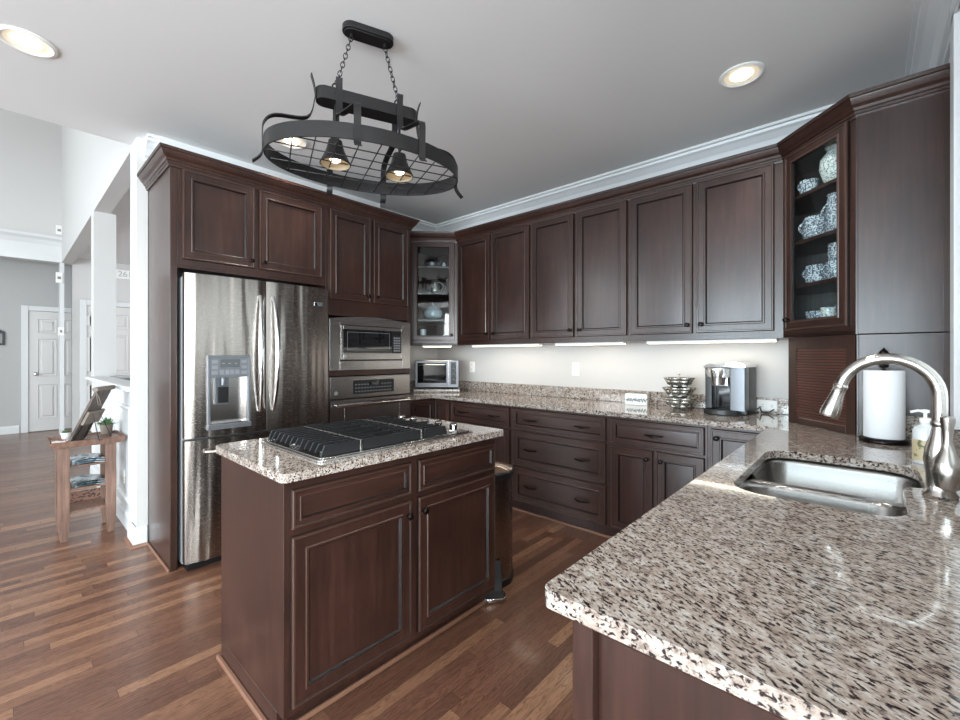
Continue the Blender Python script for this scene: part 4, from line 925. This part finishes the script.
# ------------------------------------------------------------------ lights
def ucl(x, y, rot, L, label, pw):
    t = thing('under_cabinet_light', label, 'light', (x, y, 1.385), rot, 'under-cabinet light bars')
    MB().box((0, 0, 0), (L, 0.07, 0.0148)).build('housing', 'white', t, bev=0.002)
    MB().box((0.01, 0.006, -0.004), (L-0.01, 0.064, -0.0002)).build('diffuser', 'led', t)
    l = area('under_cabinet_glow', (0, 0, 0), (0, 0.25, -1), L*0.9, 0.05, pw, (1.0, 0.86, 0.68)); l.parent = t; l.location = (L/2, 0.035, -0.012)
ucl(-2.92, 3.10, 0, 0.80, 'lit light bar under the leftmost upper cabinet', 0.8)
ucl(-1.96, 3.10, 0, 0.60, 'lit light bar under the middle upper cabinet', 0.65)
ucl(-1.19, 3.10, 0, 0.78, 'lit light bar under the upper cabinet above the coffee maker', 0.8)
ucl(-3.36, 2.84, PI/4, 0.30, 'short lit light bar under the left corner glass cabinet', 0.35)
def can(x, y, label, pw=26):
    t = thing('recessed_light', label, 'ceiling light', (x, y, H), 0, 'recessed ceiling lights')
    MB().lathe([(0.105, -0.001), (0.105, -0.006), (0.092, -0.010), (0.080, -0.004)], n=36, caps=False).build('trim_ring', 'white', t)
    MB().lathe([(0.080, -0.004), (0.060, -0.0005), (0.002, -0.0003)], n=32, caps=False).build('reflector', 'lampw', t)
    MB().lathe([(0.052, -0.0012), (0.05, -0.006), (0.03, -0.010), (0.002, -0.012)], n=28, caps=False).build('lens', 'lamp', t)
    l = bpy.data.lights.new('can_glow', 'SPOT'); l.energy = pw; l.spot_size = math.radians(120); l.spot_blend = 0.8; l.shadow_soft_size = 0.06; l.color = (1, 0.96, 0.9)
    o = bpy.data.objects.new('can_glow', l); COL.objects.link(o); o.parent = t; o.location = (0, 0, -0.03)
can(-2.95, 0.07, 'lit recessed ceiling light nearest the hall at top left')
can(-0.50, 2.61, 'lit recessed ceiling light near the right glass cabinet')
can(-0.50, 1.10, 'added unseen ceiling light over the sink counter, outside the frame')  # added out of view to brighten the counter and ceiling
can(-1.7, -1.2, 'added unseen ceiling light in the family room behind the viewer')  # extra unseen lamp, added so its bounce lifts the ceiling
can(-2.96, 1.33, 'lit recessed ceiling light seen through the pot rack')

# ------------------------------------------------------------------ pot rack
RC = (-1.702, 1.118, 0); RA = math.radians(90-21.5)
t = thing('pot_rack', 'oval dark iron pot rack with two downlights hung over the island', 'pot rack', (RC[0], RC[1], 0), RA)
s = MB(); s.prism(rrect(-0.115, -0.042, 0.115, 0.042, 0.0419, 8), H-0.028, H-0.0005); s.prism(rrect(-0.107, -0.035, 0.107, 0.035, 0.0349, 8), H-0.034, H-0.028)
s.build('canopy', 'rack', t, bev=0.003)
for x, bxx in ((-0.075, -0.14), (0.075, 0.14)):
    a = Vector((x, 0, H-0.045)); b_ = Vector((bxx, 0, 2.50)); L = (b_-a).length; n = 11
    s = MB(); s.tube([(x, 0, H-0.034), (x, 0, H-0.05)], 0.008)
    for i in range(n):
        c = a+(b_-a)*((i+0.5)/n); u = (b_-a).normalized(); pv = Vector((0, 1, 0)) if i % 2 else u.cross(Vector((0, 1, 0)))
        hl_ = L/n*0.68
        s.tube([c+u*hl_*math.cos(2*PI*j/14)+pv*0.0085*math.sin(2*PI*j/14) for j in range(14)], 0.0021, 6, closed=True)
    s.tube([b_+Vector((0.017*math.cos(2*PI*j/16), 0, 0.017*math.sin(2*PI*j/16)-0.012)) for j in range(16)], 0.0035, 6, closed=True)
    s.build('chain', 'rack', t)
# top bar: stadium band with a flat underside
s = MB(); op = rrect(-0.222, -0.036, 0.222, 0.036, 0.0359, 8)
s.prism(op, 2.408, 2.413)
s.sweep(op, [(0, 2.408), (0.005, 2.408), (0.005, 2.462), (0, 2.462)], side=-1, closed=True)
s.build('top_bar', 'rack', t)
RAx, RBx, Z0, Z1 = 0.425, 0.268, 2.145, 2.208
el = [(RAx*math.cos(2*PI*i/64), RBx*math.sin(2*PI*i/64)) for i in range(64)]
MB().sweep(el, [(0, Z0), (0.006, Z0), (0.006, Z1), (0, Z1)], side=-1, closed=True).build('oval_band', 'rack', t)
s = MB()
for i in range(-4, 5):
    x = i*0.082; h_ = RBx*math.sqrt(max(0, 1-(x/RAx)**2)); s.tube([(x, -h_, Z0+0.006), (x, h_, Z0+0.006)], 0.0026, 6)
for i in range(-2, 3):
    y = i*0.082; h_ = RAx*math.sqrt(max(0, 1-(y/RBx)**2)); s.tube([(-h_, y, Z0+0.0105), (h_, y, Z0+0.0105)], 0.0026, 6)
s.build('grid', 'rack', t)
def strap(pts, wd=0.014, par=None, fl=(0, 1, 0)):
    return MB().tube(pts, (wd, 0.0022), flat=fl).build('strap', 'rack', par or t)
def smooth(pts, n=5):
    P = [Vector(p) for p in pts]; out = []
    for i in range(len(P)-1):
        p0, p1, p2, p3 = P[max(i-1, 0)], P[i], P[i+1], P[min(i+2, len(P)-1)]
        for k in range(n):
            u = k/n; out.append(0.5*((2*p1)+(-p0+p2)*u+(2*p0-5*p1+4*p2-p3)*u*u+(-p0+3*p1-3*p2+p3)*u**3))
    return out+[P[-1]]
for sx in (-1, 1):   # end straps
    strap(smooth([(sx*0.245, 0, 2.515), (sx*0.231, 0, 2.46), (sx*0.231, 0, 2.41), (sx*0.262, 0, 2.325), (sx*0.385, 0, 2.305), (sx*0.428, 0, 2.265), (sx*0.434, 0, 2.20), (sx*0.436, 0, 2.135), (sx*0.47, 0, 2.095)]), fl=(0, 1, 0))
for sx in (-1, 1):
    for sy in (-1, 1):
        x = sx*0.135; xo = 0.035 if sy < 0 else 0.0; yb = (RBx+0.008)*math.sqrt(1-((x+xo)/RAx)**2)
        strap(smooth([(x, sy*0.050, 2.505), (x, sy*0.045, 2.46), (x, sy*0.048, 2.37), (x, sy*0.085, 2.325), (x+xo, sy*(yb-0.06), 2.31), (x+xo, sy*(yb+0.004), 2.28), (x+xo, sy*(yb+0.006), 2.20), (x+xo, sy*(yb+0.008), 2.13), (x+xo, sy*(yb+0.03), 2.11)]), fl=(1, 0, 0))
for sx in (-1, 1):
    x = sx*0.145
    MB().tube([(x, 0, 2.41), (x, 0, 2.24)], 0.006).build('lamp_stem', 'rack', t)
    MB().lathe([(0.020, 2.25), (0.030, 2.247), (0.034, 2.225), (0.042, 2.20), (0.060, 2.160), (0.066, 2.150), (0.066, 2.144), (0.062, 2.144), (0.056, 2.156), (0.03, 2.19)], (x, 0, 0), n=32, mats=[0, 0, 0, 0, 0, 0, 0, 1, 1, 1], caps=False).build('lamp_shade', ['rack', 'shadein'], t)
    MB().lathe([(0.004, 2.188), (0.018, 2.184), (0.024, 2.170), (0.020, 2.158), (0.002, 2.154)], (x, 0, 0), n=24).build('bulb', 'lamp', t)
    l = bpy.data.lights.new('rack_lamp_glow', 'SPOT'); l.energy = 8; l.spot_size = math.radians(110); l.spot_blend = 0.7; l.shadow_soft_size = 0.03; l.color = (1, 0.9, 0.76)
    o = bpy.data.objects.new('rack_lamp_glow', l); COL.objects.link(o); o.parent = t; o.location = (x, 0, 2.135)

# ------------------------------------------------------------------ hall: side table and its things
TZ = 0.685
t = thing('side_table', 'narrow oak side table with three shelves beside the wall end', 'side table', (-4.14, 0.40, 0), PI/2)
# local x along +y world, y toward -x world (back)
MB().box((-0.185, -0.025, TZ-0.022), (0.185, 0.305, TZ)).build('tabletop', 'oak', t, bev=0.004)
s = MB(); s.sweep([(-0.185, -0.025), (0.185, -0.025), (0.185, 0.305), (-0.185, 0.305)], [(0, TZ-0.03), (0.012, TZ-0.006), (0.018, TZ+0.014), (0.010, TZ+0.016), (0, TZ)], side=-1, closed=True); s.build('rim_moulding', 'oak', t)
for x in (-0.155, 0.095):
    for y in (0.0, 0.25):
        s = MB(); V = lambda i, z: (x+i, z)
        s.profile([(x+0.012, 0), (x+0.048, 0), (x+0.06, 0.13), (x+0.06, TZ-0.022), (x, TZ-0.022), (x, 0.13)], y, y+0.035); s.build('leg', 'oak', t, bev=0.002)
for z in (0.20, 0.36, 0.52): MB().box((-0.10, 0.012, z-0.014), (0.10, 0.28, z)).build('shelf', 'oak', t, bev=0.002)
MB().box((-0.095, 0.262, 0.201), (0.095, 0.275, 0.275)).build('carved_panel', 'carved', t)
def mags(z, n, tone, where):
    for i in range(n):
        m = MB(); k = 0.006
        pts = []; cw = 0.085
        for j in range(9): u = j/8; pts.append((-cw+2*cw*u, k*i*1.3+0.012*math.sin(PI*u)*(0.6+0.3*i)))
        m.profile(pts+[(x_, z_+0.004) for x_, z_ in pts[::-1]], 0.0, 0.21)
        o = m.build('magazine', tone, loc=(-4.155-0.012*i, 0.405+0.004*i, z+0.001+0.002*i), rotz=PI/2+0.05*(i-1))
        tag(o, '%s magazine on the %s shelf of the oak side table' % (('lowest', 'middle', 'topmost')[i], where), 'magazine', 'magazines on the side table')
mags(0.52, 3, 'magA', 'upper'); mags(0.36, 3, 'magB', 'middle')
# sign on easel
t = thing('easel_sign', 'weathered wooden board leaning on a black wire easel on the side table', 'sign', (-4.22, 0.345, TZ+0.002), math.radians(-30))
lean = Matrix.Rotation(math.radians(-24), 4, 'X')
s = MB(); s.T = lean; s.box((-0.10, -0.008, 0.012), (0.10, 0.008, 0.39)); bd = s.build('board', 'sign', t, bev=0.002)
s = MB(); s.T = lean; s.tube([(-0.125, 0.0, 0.405), (0.125, 0.0, 0.405)], 0.017, 12); s.build('top_roll', 'basket', t)
s = MB(); s.T = lean; s.box((-0.115, 0.012, 0.14), (0.10, 0.028, 0.24)); s.build('cross_board', 'basket', t, bev=0.002)
s = MB()
for x in (-0.07, 0.07): s.tube([(x, -0.03, 0.018), (x, -0.028, 0.002), (x, 0.012, 0.002), (x*0.6, 0.11, 0.21), (x*1.2, 0.17, 0.004)], 0.0035, 6)
s.tube([(-0.075, 0.012, 0.003), (0.075, 0.012, 0.003)], 0.0035, 6); s.tube([(-0.084, 0.17, 0.004), (0.084, 0.17, 0.004)], 0.003, 6); s.build('wire_easel', 'iron', t)
s = MB(); s.tube([(0.115, 0.16, 0.37), (0.13, 0.19, 0.31), (0.125, 0.20, 0.255), (0.12, 0.18, 0.26), (0.118, 0.165, 0.36)], 0.002, 6); s.build('twine', 'basket', t)
def plant(loc, r, h, label, mat, sz):
    t = thing('potted_plant', label, 'potted plant', loc)
    MB().lathe([(r*0.75, 0), (r, h), (r*0.9, h), (r*0.85, h*0.85), (0.002, h*0.85)], n=18, caps=False).build('pot', mat, t)
    s = MB(); random.seed(int(r*1000))
    for i in range(60):
        a = random.uniform(0, 2*PI); e = random.uniform(0.15, 1.3); L = sz*random.uniform(0.5, 1.1); d = Vector((math.cos(a)*math.cos(e), math.sin(a)*math.cos(e), math.sin(e)))
        b0 = Vector((random.uniform(-1, 1)*r*0.5, random.uniform(-1, 1)*r*0.5, h*0.86)); sd = d.cross(Vector((0, 0, 1))).normalized()*sz*0.14
        up = sd.cross(d).normalized()*sz*0.05
        a_, b_, c_, d_ = s.v(b0+d*L*0.4), s.v(b0+d*L*0.7+sd+up), s.v(b0+d*L), s.v(b0+d*L*0.7-sd+up)
        s.f([a_, b_, c_]); s.f([a_, c_, d_]); s.tube([b0, b0+d*L*0.45], 0.0012, 4)
    s.build('foliage', 'leaf', t)
plant((-4.40, 0.53, TZ+0.002), 0.042, 0.075, 'green potted plant behind the easel on the side table', 'basket', 0.075)
plant((-4.36, 0.30, TZ+0.002), 0.030, 0.045, 'small succulent in a white pot left of the easel board', 'pot', 0.03)
tag(MB().prism(rrect(-0.05, -0.05, 0.05, 0.05, 0.01), 0, 0.012).build('folded_cloth', 'cloth', loc=(-4.20, 0.265, TZ+0.002), bev=0.004), 'folded red and white patterned cloth on the side table', 'cloth')
# wall things in the hall
for z, h_, lb in ((3.25, 0.15, 'small white sensor high on the white wall end of the hall'), (2.47, 0.17, 'white thermostat on the white wall end of the hall')):
    t = thing('wall_sensor', lb, 'sensor', (-9.748, 0.60, z), PI/2)
    MB().box((-0.05, -0.02, 0), (0.03, 0, h_)).build('housing', 'white', t, bev=0.006); MB().box((-0.03, -0.023, h_*0.35), (0.01, -0.0202, h_*0.6)).build('display', 'grey', t)
t = thing('light_switch', 'white light switch on the white wall end of the hall', 'switch', (-9.748, 0.62, 1.62), PI/2)
MB().box((-0.045, -0.008, 0), (0.03, 0, 0.13)).build('plate', 'white', t, bev=0.003); MB().box((-0.02, -0.014, 0.045), (0.005, -0.008, 0.085)).build('toggle', 'grey', t)
t = thing('wall_picture', 'small black framed picture on the grey hall wall at the left edge', 'picture', (-10.498, -0.13, 1.46), PI/2)
s = MB(); ring_rect(s, -0.15, 0, 0.13, 0.22, (0.03,)*4, -0.02, 0); s.profile([(-0.15, 0.22), (0.13, 0.22), (0.06, 0.26), (0.0, 0.30), (-0.06, 0.26)], -0.02, 0); s.build('frame', 'frame', t); MB().box((-0.12, -0.01, 0.03), (0.10, -0.001, 0.19)).build('print', 'grey', t)
t = thing('lettered_sign', 'narrow white sign with grey characters above the door beyond the half wall', 'sign', (-9.826, 1.40, 2.63), PI/2)
MB().box((-0.30, -0.02, 0.02), (0.30, 0, 0.18)).build('board', 'white', t, bev=0.004)
text_mesh('1261', 0.135, 0.002, TF(0.0, -0.021, 0.10), 'greywall', t)
